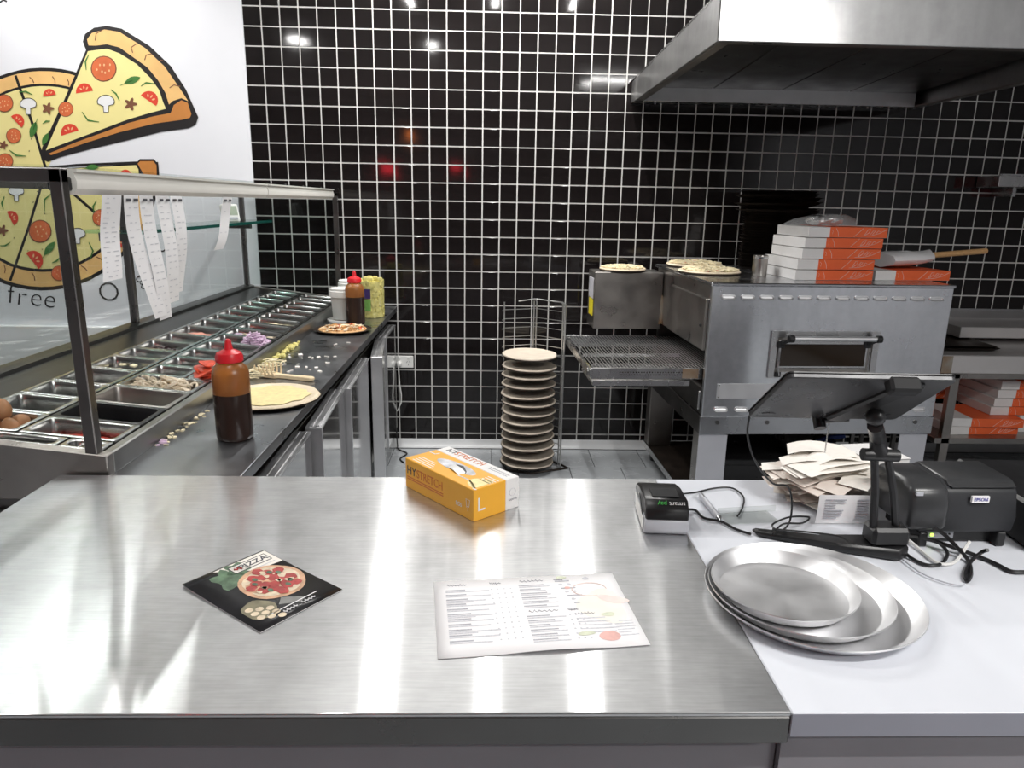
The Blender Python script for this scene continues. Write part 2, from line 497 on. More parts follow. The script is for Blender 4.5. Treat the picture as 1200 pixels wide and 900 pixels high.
# ------------------------------------------------------------------ mural
mural = thing('pizza_mural', 'hand-painted cartoon pizza mural with one slice lifted out, on the white wall', 'mural', (-.8, -.008, 1.2))
ML = Vector((-.8, -.008, 1.2))
def wp(px, py, lay): return hit(px, py, y=-.0085-.0008*lay)-ML
def decal(name, pts, mt, lay, parent=None):
    m = MB()
    n = len(pts)
    m.add([wp(x, y, lay) for x, y in pts], [tuple(range(n))])
    return m.build(name, mt, parent or mural)
def stroke(name, pts, wd, mt, lay, parent=None):
    m = MB()
    P = [Vector((x, y)) for x, y in pts]; a = []; b = []
    for i, p in enumerate(P):
        t = (P[min(i+1, len(P)-1)]-P[max(0, i-1)]); t.normalize()
        ww_ = wd if not isinstance(wd, (list, tuple)) else wd[i]
        nrm = Vector((-t.y, t.x))*ww_/2
        a.append(wp(*(p+nrm), lay)); b.append(wp(*(p-nrm), lay))
    n = len(P)
    m.add(a+b, [(i, i+1, n+i+1, n+i) for i in range(n-1)])
    return m.build(name, mt, parent or mural)
def q4(l): return [(x/4, y/4) for x, y in l]
def disc(cx, cy, rx, ry=None, n=20, a0=0, a1=360, rot=0):
    ry = ry or rx
    out = []
    for i in range(n+1 if a1-a0 < 360 else n):
        a = R(a0+(a1-a0)*i/n); x = rx*math.cos(a); y = -ry*math.sin(a)
        out.append((cx+x*math.cos(rot)-y*math.sin(rot), cy+x*math.sin(rot)+y*math.cos(rot)))
    return out
CX, CY = 54, 199
RAD = [(0, 131), (40, 122), (62, 118), (90, 118), (110, 120), (150, 128), (180, 132), (220, 136), (250, 141), (270, 140), (290, 138), (310, 134), (330, 132), (360, 131)]
def rad(a):
    a %= 360
    for (a0, r0), (a1, r1) in zip(RAD, RAD[1:]):
        if a0 <= a <= a1: return r0+(r1-r0)*(a-a0)/(a1-a0)
def sector(k, off, a0=63, a1=364, n=50):
    pts = []
    for i in range(n+1):
        a = a0+(a1-a0)*i/n; rr = rad(a)*k+off
        pts.append((CX+rr*math.cos(R(a)), CY-rr*math.sin(R(a))))
    return pts
decal('pizza_outline', [(CX, CY)]+sector(1, 1.5), 'mural_black', 0)
def ring(name, k0, k1, mt, lay):
    A = sector(k0, 0, 64, 363); B = sector(k1, 0, 64, 363)
    m = MB(); n = len(A)
    m.add([wp(*p, lay) for p in A]+[wp(*p, lay) for p in B], [(i, i+1, n+i+1, n+i) for i in range(n-1)])
    m.build(name, mt, mural)
decal('pizza_cheese', [(CX+1, CY)]+sector(.83, 0, 64, 363), 'mural_cheese', 1)
ring('pizza_crust', .855, .98, 'mural_crust', 1)
for a in (108, 182, 252, 318): stroke('slice_line', [(CX, CY), (CX+rad(a)*.5*math.cos(R(a))+1.5, CY-rad(a)*.5*math.sin(R(a))), (CX+rad(a)*.97*math.cos(R(a)), CY-rad(a)*.97*math.sin(R(a)))], 3.2, 'mural_black', 2)
stroke('slice_line', [(CX, CY-2), (90, 193.5), (165, 190.5)], 3, 'mural_black', 2)
for a in (75, 84, 98, 200, 236, 246, 262, 282, 290, 300, 330):
    k0 = .865; c0 = (CX+rad(a)*k0*math.cos(R(a)), CY-rad(a)*k0*math.sin(R(a))); c1 = (CX+rad(a)*.93*math.cos(R(a+2.2)), CY-rad(a)*.93*math.sin(R(a+2.2)))
    stroke('crust_crease', [c0, ((c0[0]+c1[0])/2+1.2, (c0[1]+c1[1])/2), c1], 1.1, 'mural_brown', 2)
decal('crust_end', [(160, 192), (164, 188), (180, 188), (184, 193), (184, 206), (168, 206)], 'mural_orange', 3)
stroke('crust_end_line', [(168, 206), (160, 192), (164, 187.5), (180, 187.5), (184.5, 193), (185, 207)], 2.4, 'mural_black', 4)
# lifted slice
sl = decal('slice_outline', q4([(193, 715), (198, 690), (300, 470), (403, 235), (388, 195), (398, 160), (440, 130), (500, 121), (570, 134), (700, 214), (800, 309), (872, 420), (907, 500), (929, 550), (917, 585), (885, 601), (760, 617), (600, 657), (430, 697), (280, 737), (225, 759), (205, 750)]), 'mural_black', 3)
decal('slice_cheese', q4([(215, 705), (330, 440), (412, 240), (500, 228), (560, 250), (640, 300), (705, 365), (745, 420), (765, 480), (778, 510), (700, 530), (600, 560), (480, 605), (360, 650)]), 'mural_cheese', 4)
decal('slice_crust', q4([(415, 213), (408, 185), (430, 155), (490, 138), (560, 150), (680, 225), (770, 310), (840, 410), (882, 474), (850, 460), (810, 473), (792, 490), (775, 435), (740, 375), (690, 315), (620, 265), (560, 222), (500, 207), (450, 214)]), 'mural_crust', 4)
decal('slice_crust_end', q4([(800, 530), (815, 492), (850, 470), (880, 482), (897, 535), (890, 552), (850, 562), (720, 580), (560, 620), (400, 670), (240, 727), (228, 720), (360, 665), (480, 622), (600, 577), (720, 545)]), 'mural_orange', 4)
for l in ([(480, 140), (450, 158), (446, 190)], [(640, 205), (615, 222), (622, 248)], [(712, 252), (685, 258), (678, 282)], [(765, 285), (750, 282)], [(845, 405), (815, 398), (795, 412)]):
    stroke('crust_crease', q4(l), 1.2, 'mural_brown', 5)
def tomato(x, y, r, mt='mural_tomato', lay=5):
    decal('tomato_rim', disc(x, y, r), 'mural_brown', lay)
    decal('tomato', disc(x, y, r*.92), mt, lay+1)
    for i in range(7):
        a = i*.9+x; q = r*(.25+.4*((i*37) % 10)/10)
        decal('seed', disc(x+q*math.cos(a), y+q*math.sin(a), r*.07, r*.1, 6), 'mural_seed', lay+2)
for a in ((121.5, 80.5, 15.2), (5, 121, 10.5), (77, 128, 9), (16, 159, 9), (6, 189, 9.5), (47, 271, 13.5), (36, 214, 6.5), (118, 255, 10), (69, 320, 9)): tomato(*a)
for (x, y, r, rot) in ((99, 106, 10, -.15), (82, 154, 10.5, -.3), (174, 116, 11, .6), (58, 110, 7.5, -.15), (19, 141, 9, .8), (38, 304, 12, .9), (12, 254, 9, 1.1), (138, 281, 8, 1.2), (147, 204, 7, 0)):
    decal('tomato_half', disc(x, y+2, r, r*1.05, 12, 0, 180, rot), 'mural_red', 5)
    for i in (-1, 0, 1):
        a = rot+i*.7
        decal('seed', disc(x+math.sin(a)*r*.55, y+2-math.cos(a)*r*.55, r*.09, r*.2, 6, rot=a), 'mural_seed', 6)
for (x, y, r) in ((124, 121, 10), (33, 124, 9.5), (19, 226, 9), (91, 276, 9)):
    cap = [(x+r*math.cos(R(a)), y-2-r*.75*math.sin(R(a))) for a in range(-25, 206, 15)]
    shape = cap+[(x-r*.3, y+r*.35), (x-r*.25, y+r*1.05), (x+r*.3, y+r*1.05), (x+r*.3, y+r*.3)]
    decal('mushroom', shape, 'mural_white', 6); stroke('mushroom_line', shape+shape[:1], .8, 'mural_black', 7)
for (x, y, r) in ((153, 122, 8), (56, 127, 7.5), (4, 170, 5.5), (3, 270, 7)):
    decal('olive', [(x+r*(.72+.28*math.cos(5*R(a)))*math.cos(R(a)), y+r*(.72+.28*math.cos(5*R(a)))*math.sin(R(a))) for a in range(0, 360, 12)], 'mural_brown', 6)
for (x, y, l, rot) in ((155, 94, 10, -.35), (39, 152, 10, 1.9), (58, 291, 10, -.9), (53, 163, 8, 2.0), (108, 196, 8, -.1)):
    decal('leaf', [(x+l*math.cos(t)*math.cos(rot)-.42*l*math.sin(t)*abs(math.sin(t))*math.sin(rot), y+l*math.cos(t)*math.sin(rot)+.42*l*math.sin(t)*abs(math.sin(t))*math.cos(rot)) for t in [2*PI*i/16 for i in range(16)]], 'mural_green', 6)
    stroke('leaf_stem', [(x, y), (x-1.5*l*math.cos(rot), y-1.5*l*math.sin(rot)+1)], .7, 'mural_green', 6)
for p in ([(104, 64), (100, 72), (101, 82)], [(130, 105), (136, 110), (140, 118)], [(96, 131), (103, 141), (116, 143)], [(165, 101), (171, 97), (181, 98)], [(22, 108), (30, 107), (38, 111)], [(11, 176), (19, 182), (31, 183)], [(50, 145), (54, 142), (59, 142)], [(61, 226), (52, 234), (52, 248)], [(5, 230), (2, 238), (4, 245)], [(104, 284), (109, 294), (105, 305)], [(72, 300), (66, 306), (61, 308)], [(113, 235), (109, 242), (110, 249)], [(0, 288), (6, 288), (12, 284)]):
    stroke('herb_strip', p, (.8, 2, .8), 'mural_green', 6)
for i in range(34):
    x = random.uniform(15, 175); y = random.uniform(60, 300)
    inside = (x-CX)**2+(y-CY)**2 < 105**2 and (y > 200 or x < 50 or (y < 150 and x > 100))
    if inside: decal('pepper_fleck', disc(x, y, .8, .7, 5), 'mural_black', 5)
def wtext(s, px, py, hpx, rot=0, shear=.15):
    o = wp(px, py, 1); sc = hpx/FPX*4.3
    text(s, sc, 'mural_black', mural, frame(o, (math.cos(rot), 0, math.sin(rot)), (-math.sin(rot), 0, math.cos(rot))), shear=shear, thick=.0004, thin=-.016)
wtext('f', 11, 345, 34, -.05); wtext('r', 24, 348, 32, -.08); wtext('e', 41, 349, 32, -.1); wtext('e', 57, 351, 32, -.12)
for ch, x, y, a in (('O', 128, 343, .25), ('r', 152, 335, .5), ('g', 163, 327, .6), ('a', 172, 318, .75), ('n', 180, 308, .9), ('i', 184, 300, 1), ('c', 187, 290, 1.1)):
    wtext(ch, x, y, 32 if ch == 'O' else 24, a, 0)
stroke('flourish', [(-2, 4), (4, 0), (8, 2)], 2, 'mural_black', 1)

# ------------------------------------------------------------------ prep fridge
YN, YF = -2.76, -.03          # near and far end of the unit
def zt(x): return .925+.1*(.50-x)    # the tilted plane of the pan rims
PFO = Vector((.35, -1.4, 0))
pf = thing('prep_fridge', 'long stainless pizza prep fridge with worktop, pan rail and row of doors', 'prep fridge', PFO)
T = Matrix.Translation(-PFO)
MB().box(-.06, YN+.02, .12, .735, YF-.02, .76).build('body', 'steel_worn', pf, M=T, bevel=.004)
m = MB().box(-.06, YN+.02, .76, -.03, YF-.02, .93); m.box(.48, YN+.02, .76, .735, YF-.02, .845); m.box(-.03, YN+.02, .76, .48, YN+.035, .86); m.box(-.03, YF-.035, .76, .48, YF-.02, .86)
m.build('well_wall', 'steel_dark', pf, M=T)
MB().box(.512, YN, .845, .80, YF+.02, .875).build('worktop', 'steel_bench', pf, M=T, bevel=.003, seg=2)
for y0, y1 in ((YN, YN+.028), (YF-.028, YF)):
    MB().loft([[Vector((x, y, z)) for x, z in ((-.075, .82), (.512, .82), (.512, .925), (-.075, zt(-.075)+.01))] for y in (y0, y1)]).build('collar_end', 'steel_worn', pf, M=T, bevel=.002)
MB().box(.488, YN+.028, .82, .512, YF-.028, .925).build('collar_side', 'steel_collar', pf, M=T, bevel=.003)
m = MB(); m.loft([[Vector((x, y, z)) for x, z in ((-.03, .93), (.086, .93), (.086, zt(.086)-.004), (-.03, zt(-.03)+.006))] for y in (YN+.028, YF-.028)])
m.build('back_ledge', 'steel_black', pf, M=T, bevel=.003)
# near end panels
MB().box(-.05, YN+.004, .42, .72, YN+.02, .79).build('end_panel', 'steel_dark', pf, M=T, bevel=.003)
MB().box(-.05, YN+.004, .13, .72, YN+.02, .41).build('end_panel', 'steel_dark', pf, M=T, bevel=.003)
dy = [(-2.73, -2.10, 1.5), (-2.06, -1.57, 3), (-1.55, -.99, 2.2), (-.97, -.47, 6.5), (-.45, -.06, .6)]
for (a, b, ang) in dy:
    L_ = b-a
    M = T @ Matrix.Translation((.742, b, 0)) @ Matrix.Rotation(R(ang), 4, 'Z')
    d = MB().box(0, -L_, .14, .05, 0, .765).build('door', 'steel_mirror', pf, M=M, bevel=.003)
    m = MB().box(-.002, -L_, .765, .052, 0, .771)
    for k in range(2): m.box(.008+.022*k, -L_+.01, .771, .020+.022*k, -.01, .775)
    m.build('grip_rail', 'aluminium', d, M=M)
    MB().box(-.002, -L_-.006, .14, .053, -L_, .771).build('edge_trim', 'aluminium', d, M=M, bevel=.002)
for y in (YN+.15, -1.4, YF-.15):
    for x in (.05, .66):
        m = MB().cyl((x, y, .04), (x, y, .12), .02, 10); m.cyl((x-.015, y, .04), (x+.015, y, .04), .04, 12)
        m.build('castor', 'black_plastic', pf, M=T, smooth=True)

# ------------------------------------------------------------------ sneeze guard
SGO = Vector((.2, -1.4, .98))
sg = thing('sneeze_guard', 'glass sneeze guard with dark steel posts standing over the ingredient pans', 'sneeze guard', SGO)
T = Matrix.Translation(-SGO)
PX, GX = .478, -.05
YP = -2.745
def post(x, y, z0, z1, w=.026): MB().box(x-w/2, y-w/2, z0, x+w/2, y+w/2, z1).build('post', 'steel_post', sg, M=T, bevel=.002)
post(PX, YP, .927, 1.535); post(.47, -.055, .935, 1.52)
for y in (YP, -1.42, -.075): post(GX, y, .975, 1.52)
m = MB().box(GX-.013, YP-.013, 1.508, PX+.013, YP+.013, 1.537); m.build('top_rail', 'steel_post', sg, M=T, bevel=.002)
MB().box(GX-.013, -.068, 1.50, .483, -.042, 1.52).build('top_rail', 'steel_post', sg, M=T, bevel=.002)
MB().box(GX-.010, YP+.013, 1.50, GX+.010, -.09, 1.52).build('top_rail', 'steel_post', sg, M=T, bevel=.002)
m = MB(); m.loft([[Vector((x, y, z)) for x, z in ((-.085, .965), (-.03, .962), (-.012, .975), (-.02, .992), (-.04, .998), (-.07, .998), (-.085, .985))] for y in (YN+.03, -.05)])
m.build('glass_channel', 'steel_black', sg, M=T, smooth=30)
MB().box(GX-.003, YP+.015, .998, GX+.003, -1.435, 1.50).build('glass_pane', 'pane', sg, M=T)
MB().box(GX-.003, -1.405, .998, GX+.003, -.09, 1.50).build('glass_pane', 'pane', sg, M=T)
MB().box(GX+.014, YP-.003, 1.00, PX-.014, YP+.003, 1.508).build('glass_pane', 'pane', sg, M=T)
MB().box(GX+.014, -.066, 1.00, .456, -.060, 1.50).build('glass_pane', 'pane', sg, M=T)
MB().box(GX-.02, YP-.013, 1.538, PX+.012, -.05, 1.543).build('roof_pane', 'pane', sg, M=T)
# two batten light fittings end to end under the roof edge
for a, b, lab in ((-2.66, -1.30, 'longer'), (-1.29, -.07, 'shorter')):
    lf = thing('guard_light_fitting', 'white batten light on the glass guard %s' % ('with order slips hanging from it' if lab == 'longer' else 'beside the tiled wall'), 'light fitting', (.44, (a+b)/2, 1.485))
    pr = [(-.028, .0), (.016, .0), (.026, .012), (.028, .026), (.022, .048), (-.028, .048)]
    MB().loft([[Vector((x, y, z)) for x, z in pr] for y in (a-(a+b)/2, b-(a+b)/2)]).build('housing', 'light_fitting', lf, smooth=25)
    for s, yy in ((-1, a), (1, b)):
        MB().box(-.02, yy-(a+b)/2-(.03 if s < 0 else 0), .008, .018, yy-(a+b)/2+(0 if s < 0 else .01), .036).build('end_cap', 'black_plastic' if s < 0 and lab == 'longer' else 'light_fitting', lf, bevel=.003)
    MB().box(-.03, a-(a+b)/2, .048, .03, b-(a+b)/2, .053).build('mounting_strip', 'light_fitting', lf)
# order slips
def slip(y, wd, ln, bend, sway, lab, lines=14):
    t = thing('order_slip', lab, 'receipt', (.463, y, 1.486))
    pts = []
    for i in range(13):
        k = i/12
        pts.append(Vector((.004+bend*k*k+.006*math.sin(k*5+y*9), sway*k*k, -ln*k)))
    m = MB(); m.ribbon(pts, (0, wd/2, 0)); m.build('paper', 'paper', t, smooth=True)
    m = MB()
    rnd = random.Random(int(abs(y)*1000))
    for i in range(lines):
        k = (i+.7)/(lines+.5)
        c = Vector((.004+bend*k*k+.006*math.sin(k*5+y*9)+.0006, sway*k*k, -ln*k))
        for s in range(rnd.choice((1, 2, 2))):
            a = -wd*.40+rnd.random()*wd*.2+s*wd*.42; b = min(wd*.42, a+wd*(.08+.22*rnd.random()))
            h = .0022
            m.add([c+Vector((0, a, -h/2)), c+Vector((0, b, -h/2)), c+Vector((0, b, h/2)), c+Vector((0, a, h/2))], [(0, 1, 2, 3)])
    m.build('printed_lines', 'ink_pale', t, kind='stuff')
    for s in (-.25, .25):
        MB().add([(.0045, wd*s-.012, -.008), (.0045, wd*s+.012, -.008), (.0045, wd*s+.012, -.015), (.0045, wd*s-.012, -.015)], [(0, 1, 2, 3)]).build('printed_mark', 'ink', t)
def ys(px): return hit(px, 236, x=.467).y
slip(ys(130), .090, .195, -.004, -.035, 'short order slip hanging in front of the painted pizza', 17)
slip(ys(155), .075, .315, .004, .075, 'long order slip hanging beside the glass guard post, leaning away from it', 17)
slip(ys(174), .075, .325, .004, .02, 'long order slip hanging straight, second past the glass guard post', 17)
slip(ys(193), .080, .29, .0, .0, 'order slip hanging in front of the end of the green glass shelf', 17)
slip(ys(208), .075, .27, -.006, -.03, 'order slip hanging last in the row, at the corner of the green glass shelf', 17)
slip(ys(267), .085, .17, -.02, -.08, 'short curled order slip hanging alone beside the white timer', 2)
# inner glass shelf with timer
gs = thing('glass_shelf', 'green-edged glass shelf hung inside the sneeze guard', 'shelf', (.05, -.95, 1.355))
MB().box(-.10, -.75, 0, .098, .76, .013).build('plate', 'shelf_glass', gs)
MB().box(.098, -.75, 0, .1, .76, .013).build('edge_strip', 'shelf_edge', gs)
for y in (-.68, .62): MB().box(-.09, y-.008, -.03, .03, y+.008, 0).build('bracket', 'steel_dark', gs, bevel=.002)
p = hit(275, 256, x=.10)
tm = thing('kitchen_timer', 'small white digital timer standing on the glass shelf', 'timer', (.085, p.y, 1.3685), R(-35))
M = Matrix.Rotation(R(-14), 4, 'Y')
MB().box(-.012, -.045, 0, .012, .045, .085).build('case', 'white_plastic', tm, M=M, bevel=.006, seg=2)
MB().box(.012, -.034, .03, .0135, .034, .074).build('screen', 'lcd', tm, M=M)
MB().box(.012, -.03, .008, .015, .03, .02).build('button_row', 'grey_plastic', tm, M=M, bevel=.002)

# ------------------------------------------------------------------ ingredient pans
TILT = Matrix.Rotation(math.atan(.1), 4, 'Y')
_pans = {}
def gpan(x0, x1, y0, y1, label, food=None, depth=.095, mt='pan_steel', group='ingredient pans in the prep fridge', fl=.035):
    w_, d_ = (x1-x0)*1.005-.003, (y1-y0)-.003
    xc, yc = (x0+x1)/2, (y0+y1)/2
    t = thing('ingredient_pan', label, 'pan', (xc, yc, zt(xc)), 0, group)
    t.rotation_euler = TILT.to_euler()
    key = (round(w_, 3), round(d_, 3), depth, mt)
    if key not in _pans:
        rr = .016
        lp = lambda ww, dd, r, z: [Vector((a, b, z)) for a, b in rrect(ww, dd, r, 4)]
        m = MB()
        m.loft([lp(w_*.8, d_*.72, rr*1.2, -depth-.002), lp(w_-.024, d_-.024, rr, -.004), lp(w_, d_, .005, -.003), lp(w_, d_, .005, .001), lp(w_-.012, d_-.012, .012, .003), lp(w_-.024, d_-.024, rr, .001), lp(w_-.032, d_-.034, rr, -.012), lp(w_*.82, d_*.76, rr*1.2, -depth)])
        o = m.build('tray', mt, t, smooth=50)
        _pans[key] = o.data
    else:
        o = coll(bpy.data.objects.new('tray', _pans[key])); o.parent = t
    if food: food(t, w_-.05, d_-.05, -fl)
    return t
def mound(mt, name, hgt=.012, nx=10, ny=8, seed=1):
    def f(t, w_, d_, z):
        rnd = random.Random(seed); m = MB(); vs = []; fs = []
        for j in range(ny):
            for i in range(nx):
                u = i/(nx-1)-.5; v = j/(ny-1)-.5
                vs.append((u*w_, v*d_, z+rnd.uniform(0, hgt)-hgt*1.2*(abs(u)*2)**3-.5*hgt*(abs(v)*2)**3))
        for j in range(ny-1):
            for i in range(nx-1): fs.append((j*nx+i, j*nx+i+1, (j+1)*nx+i+1, (j+1)*nx+i))
        o = m.add(vs, fs).build(name, mt, t, smooth=True, kind='stuff')
    return f
def bits(mt, name, n, sz, shape='chip', spread=1.0, seed=2, hgt=.02, off=(0, 0), lift=0):
    def f(t, w_, d_, z):
        rnd = random.Random(seed); m = MB()
        for i in range(n):
            x = rnd.uniform(-.5, .5)*w_*spread+off[0]*w_; y = rnd.uniform(-.5, .5)*d_*spread+off[1]*d_; zz = z+lift+rnd.random()*hgt*(1-1.2*(abs(x/w_-off[0])+abs(y/d_-off[1]))/spread)
            M = Matrix.Translation((x, y, zz)) @ Matrix.Rotation(rnd.random()*6.3, 4, 'Z') @ Matrix.Rotation(rnd.uniform(-.7, .7), 4, 'X')
            s = sz*rnd.uniform(.7, 1.3)
            if shape == 'chip': m.box(-s, -s*.7, -s*.25, s, s*.7, s*.25, M)
            elif shape == 'strip': m.tube([M @ Vector((s*1.6*math.cos(a), s*1.6*math.sin(a), 0)) for a in (0, .6, 1.2, 1.8)], s*.22, 5)
            elif shape == 'disc': m.loft([[M @ Vector((s*math.cos(a*PI/5), s*math.sin(a*PI/5), zz2+.15*s*math.cos(a*PI/2.5))) for a in range(10)] for zz2 in (-s*.06, s*.06)])
            elif shape == 'ball': m.ball(M @ Vector((0, 0, 0)), s*.7, 6, 4)
            elif shape == 'ring':
                m.tube([M @ Vector((s*math.cos(a*PI/6), s*math.sin(a*PI/6), 0)) for a in range(10)], s*.28, 5)
        m.build(name, mt, t, smooth=40, kind='stuff')
    return f
def both(*fs):
    def f(*a):
        for g in fs: g(*a)
    return f
A0, A1, B0, B1 = .088, .260, .263, .487
# near small pans
gpan(.215, .385, -2.735, -2.672, 'shallow narrow steel pan at the near end of the prep fridge, beside the egg pan', depth=.03)
gpan(.388, B1, -2.735, -2.672, 'small shallow steel pan at the foot of the guard post', bits('mozz', 'food_scraps', 14, .005, seed=4, hgt=.01), depth=.03, fl=.02)
ap = [-2.668, -2.525, -2.38, -2.235, -2.06, -1.89, -1.755, -1.61, -1.46, -1.29, -1.12, -.97, -.82, -.67, -.52, -.37, -.22, -.07]
afood = {1: None, 4: bits('mozz', 'food_scraps', 8, .008, seed=5), 6: both(mound('olive', 'dark_olives', .01), bits('olive', 'olive_pieces', 26, .009, 'ball', seed=8)), 8: mound('ham', 'red_topping', .012), 11: mound('tomato_sauce', 'red_topping', .01), 13: mound('mozz', 'pale_topping', .01)}
al = ['steel pan holding brown eggs', 'empty square pan behind the egg pan', 'empty square pan behind the dark-shadowed pan, second past the eggs', 'empty square pan beside the pan with mushroom strips',
      'square pan with pale scraps on its rim', 'empty square pan past the one with pale scraps', 'square pan of dark olives by the glass', 'empty square pan just past the dark olives', 'square pan of dark red topping by the glass']
for i in range(17):
    lab = al[i] if i < len(al) else 'small ingredient pan by the glass towards the tiled wall'
    if i >= len(al) and i in afood: lab = {11: 'small pan of red sauce by the glass, past the dark red topping', 13: 'small pan of pale topping by the glass towards the tiled wall'}[i]
    gpan(A0, A1, ap[i], ap[i+1], lab, afood.get(i), fl=.022)
bp_ = [-2.668, -2.54, -2.39, -2.225, -2.075, -1.945, -1.815, -1.68, -1.53, -1.38, -1.23, -1.08, -.93, -.78, -.63, -.48, -.33, -.20, -.07]
bl = {0: ('wide pan of chopped red tomato next to the guard post', both(mound('tomato_sauce', 'chopped_tomato', .016, 14, 10), bits('tomato_sauce', 'tomato_pieces', 60, .008, 'chip', seed=3, hgt=.016)), 'pan_steel'),
      1: ('wide black empty pan next to the chopped tomato', None, 'black_plastic'),
      2: ('wide empty steel pan between the black pan and the mushroom strips', None, 'steel_worn'),
      3: ('wide pan of pale mushroom strips', bits('mushroom', 'mushroom_strips', 44, .017, 'ring', seed=9, hgt=.04, lift=.022), 'pan_steel'),
      8: ('wide pan with a heap of sliced purple onion', bits('onion', 'sliced_onion', 120, .011, 'strip', spread=.45, seed=11, hgt=.05, off=(.30, .0), lift=.03), 'pan_steel'),
      9: ('wide pan of purple olives and mushrooms', both(mound('olive', 'olive_mix', .012), bits('onion', 'mixed_pieces', 20, .01, 'chip', seed=12), bits('mushroom', 'mushroom_pieces', 14, .01, 'ring', seed=13)), 'pan_steel'),
      11: ('wide pan of pale grated cheese', mound('mozz', 'grated_cheese', .014), 'pan_steel'),
      13: ('wide pan of red topping towards the tiled wall', mound('ham', 'red_topping', .012), 'pan_steel'),
      15: ('wide pan of green topping close to the tiled wall', mound('green_food', 'green_topping', .012), 'pan_steel')}
for i in range(18):
    y0, y1 = bp_[i], bp_[i+1]
    if i in (4, 5, 6):
        xs = .405
        lab = ('half pan next to the pepperoni', 'half pan past the pepperoni', 'half pan just before the purple onion')[i-4]
        gpan(B0, xs, y0, y1, 'empty '+lab)
        if i == 4: gpan(xs+.002, B1, y0, y1+.0, 'small pan heaped with red pepperoni slices', bits('pepperoni', 'pepperoni_slices', 34, .026, 'disc', spread=.95, seed=21, hgt=.06, lift=.02))
        else: gpan(xs+.002, B1, y0, y1, 'small pan with pink ham, %s' % ('right past the pepperoni' if i == 5 else 'before the purple onion'), mound('ham', 'sliced_ham', .012))
        continue
    lab, fd, mt_ = bl.get(i, ('wide empty ingredient pan towards the tiled wall', None, 'pan_steel'))
    gpan(B0, B1, y0, y1, lab, fd, mt=mt_, depth=.1, fl=.022 if i > 8 else .035)
# eggs
for i, (dx, dy_, lift, rz) in enumerate(((.035, .03, .0, .3), (-.035, .02, 0, 1), (.0, -.03, 0, 2), (-.05, -.035, .0, .5), (.045, -.025, .004, .9), (.01, .005, .038, .7))):
    xc = (A0+A1)/2+dx; yc = (ap[0]+ap[1])/2+dy_
    m = MB(); m.lathe([(.0001, -.028)]+[(.0215*math.sin(PI*k/9)*(1-.12*math.cos(PI*k/9)), -.028*math.cos(PI*k/9)) for k in range(1, 9)]+[(.0001, .028)], 14)
    o = m.build('egg', 'egg', smooth=True, loc=(xc, yc, zt(xc)-.072+lift+.058), rot=(PI/2+.2*i, 0, rz))
    tag(o, 'brown egg lying low in the egg pan of the prep fridge' if i < 5 else 'brown egg on top of the other eggs', 'egg', 'brown eggs in the pan')

# ------------------------------------------------------------------ things on the prep worktop
WT = .875
def sauce_bottle(x, y, lab, s=1.0, level=.5, rz=0):
    t = thing('sauce_bottle', lab, 'sauce bottle', (x, y, WT), rz, 'red-capped sauce bottles')
    r = .046*s; H = .263*s
    z1 = H*level
    MB().lathe([(.001, 0), (r*.88, 0), (r*.98, .006), (r, .016), (r, z1), (.001, z1)], 28, cap0=False, cap1=False).build('sauce', 'sauce', t, smooth=35)
    MB().lathe([(r*.99, z1), (r, z1+.001), (r, H*.66), (r*.94, H*.71), (r*.72, H*.755), (r*.60, H*.775), (r*.60, H*.79)], 28, cap0=False).build('bottle_body', 'amber', t, smooth=35)
    MB().lathe([(r*.70, H*.78), (r*.74, H*.785), (r*.74, H*.83), (r*.66, H*.865), (r*.40, H*.89), (r*.24, H*.90), (r*.17, H*.965), (r*.15, H*.985), (r*.06, H)], 24).build('cap', 'red_cap', t, smooth=35)
p = hit(276, 513, z=WT); sauce_bottle(p.x, p.y, 'large red-capped squeeze bottle half full of dark sauce beside the dough base', 1.0, .47)
p = hit(417, 380, z=WT); sauce_bottle(p.x, p.y, 'red-capped sauce bottle between the white tub and the yellow jar', 1.02, .52, 1)
def pizza_disc(t, r, z, crust='dough', top=None, n=36, th=.010, rim=.004):
    wob = lambda i, q: .012*math.sin(i*1.7)+.008*math.sin(i*3.1) if q > r*.5 else 0
    MB().lathe([(.001, z), (r*.96, z), (r, z+th*.5), (r*.975, z+th), (r*.92, z+th+rim*.3), (r*.86, z+th-rim), (.001, z+th-rim)], n, wob=wob).build('crust', crust, t, smooth=50)
# dough base on a black tray
a, b = hit(246, 466, z=WT), hit(376, 466, z=WT)
dr = .157
c = Vector((.672, -2.10, WT))
t = thing('raw_pizza', 'raw dough base with pale sauce on a black tray beside the large bottle', 'pizza', c)
MB().lathe([(.001, 0), (dr*.9, 0), (dr*.99, .008), (dr*1.005, .009), (dr*.97, .007), (.001, .005)], 40).build('tray', 'black_iron', t, smooth=40)
pizza_disc(t, dr*.97, .006, 'dough', th=.010)
MB().lathe([(.001, .014), (dr*.75, .0145), (dr*.70, .0165), (.001, .0165)], 30, wob=lambda i, q: .06*math.sin(i*2.3)+.04*math.sin(i*1.1)).build('sauce_spread', 'cheese', t, smooth=40)
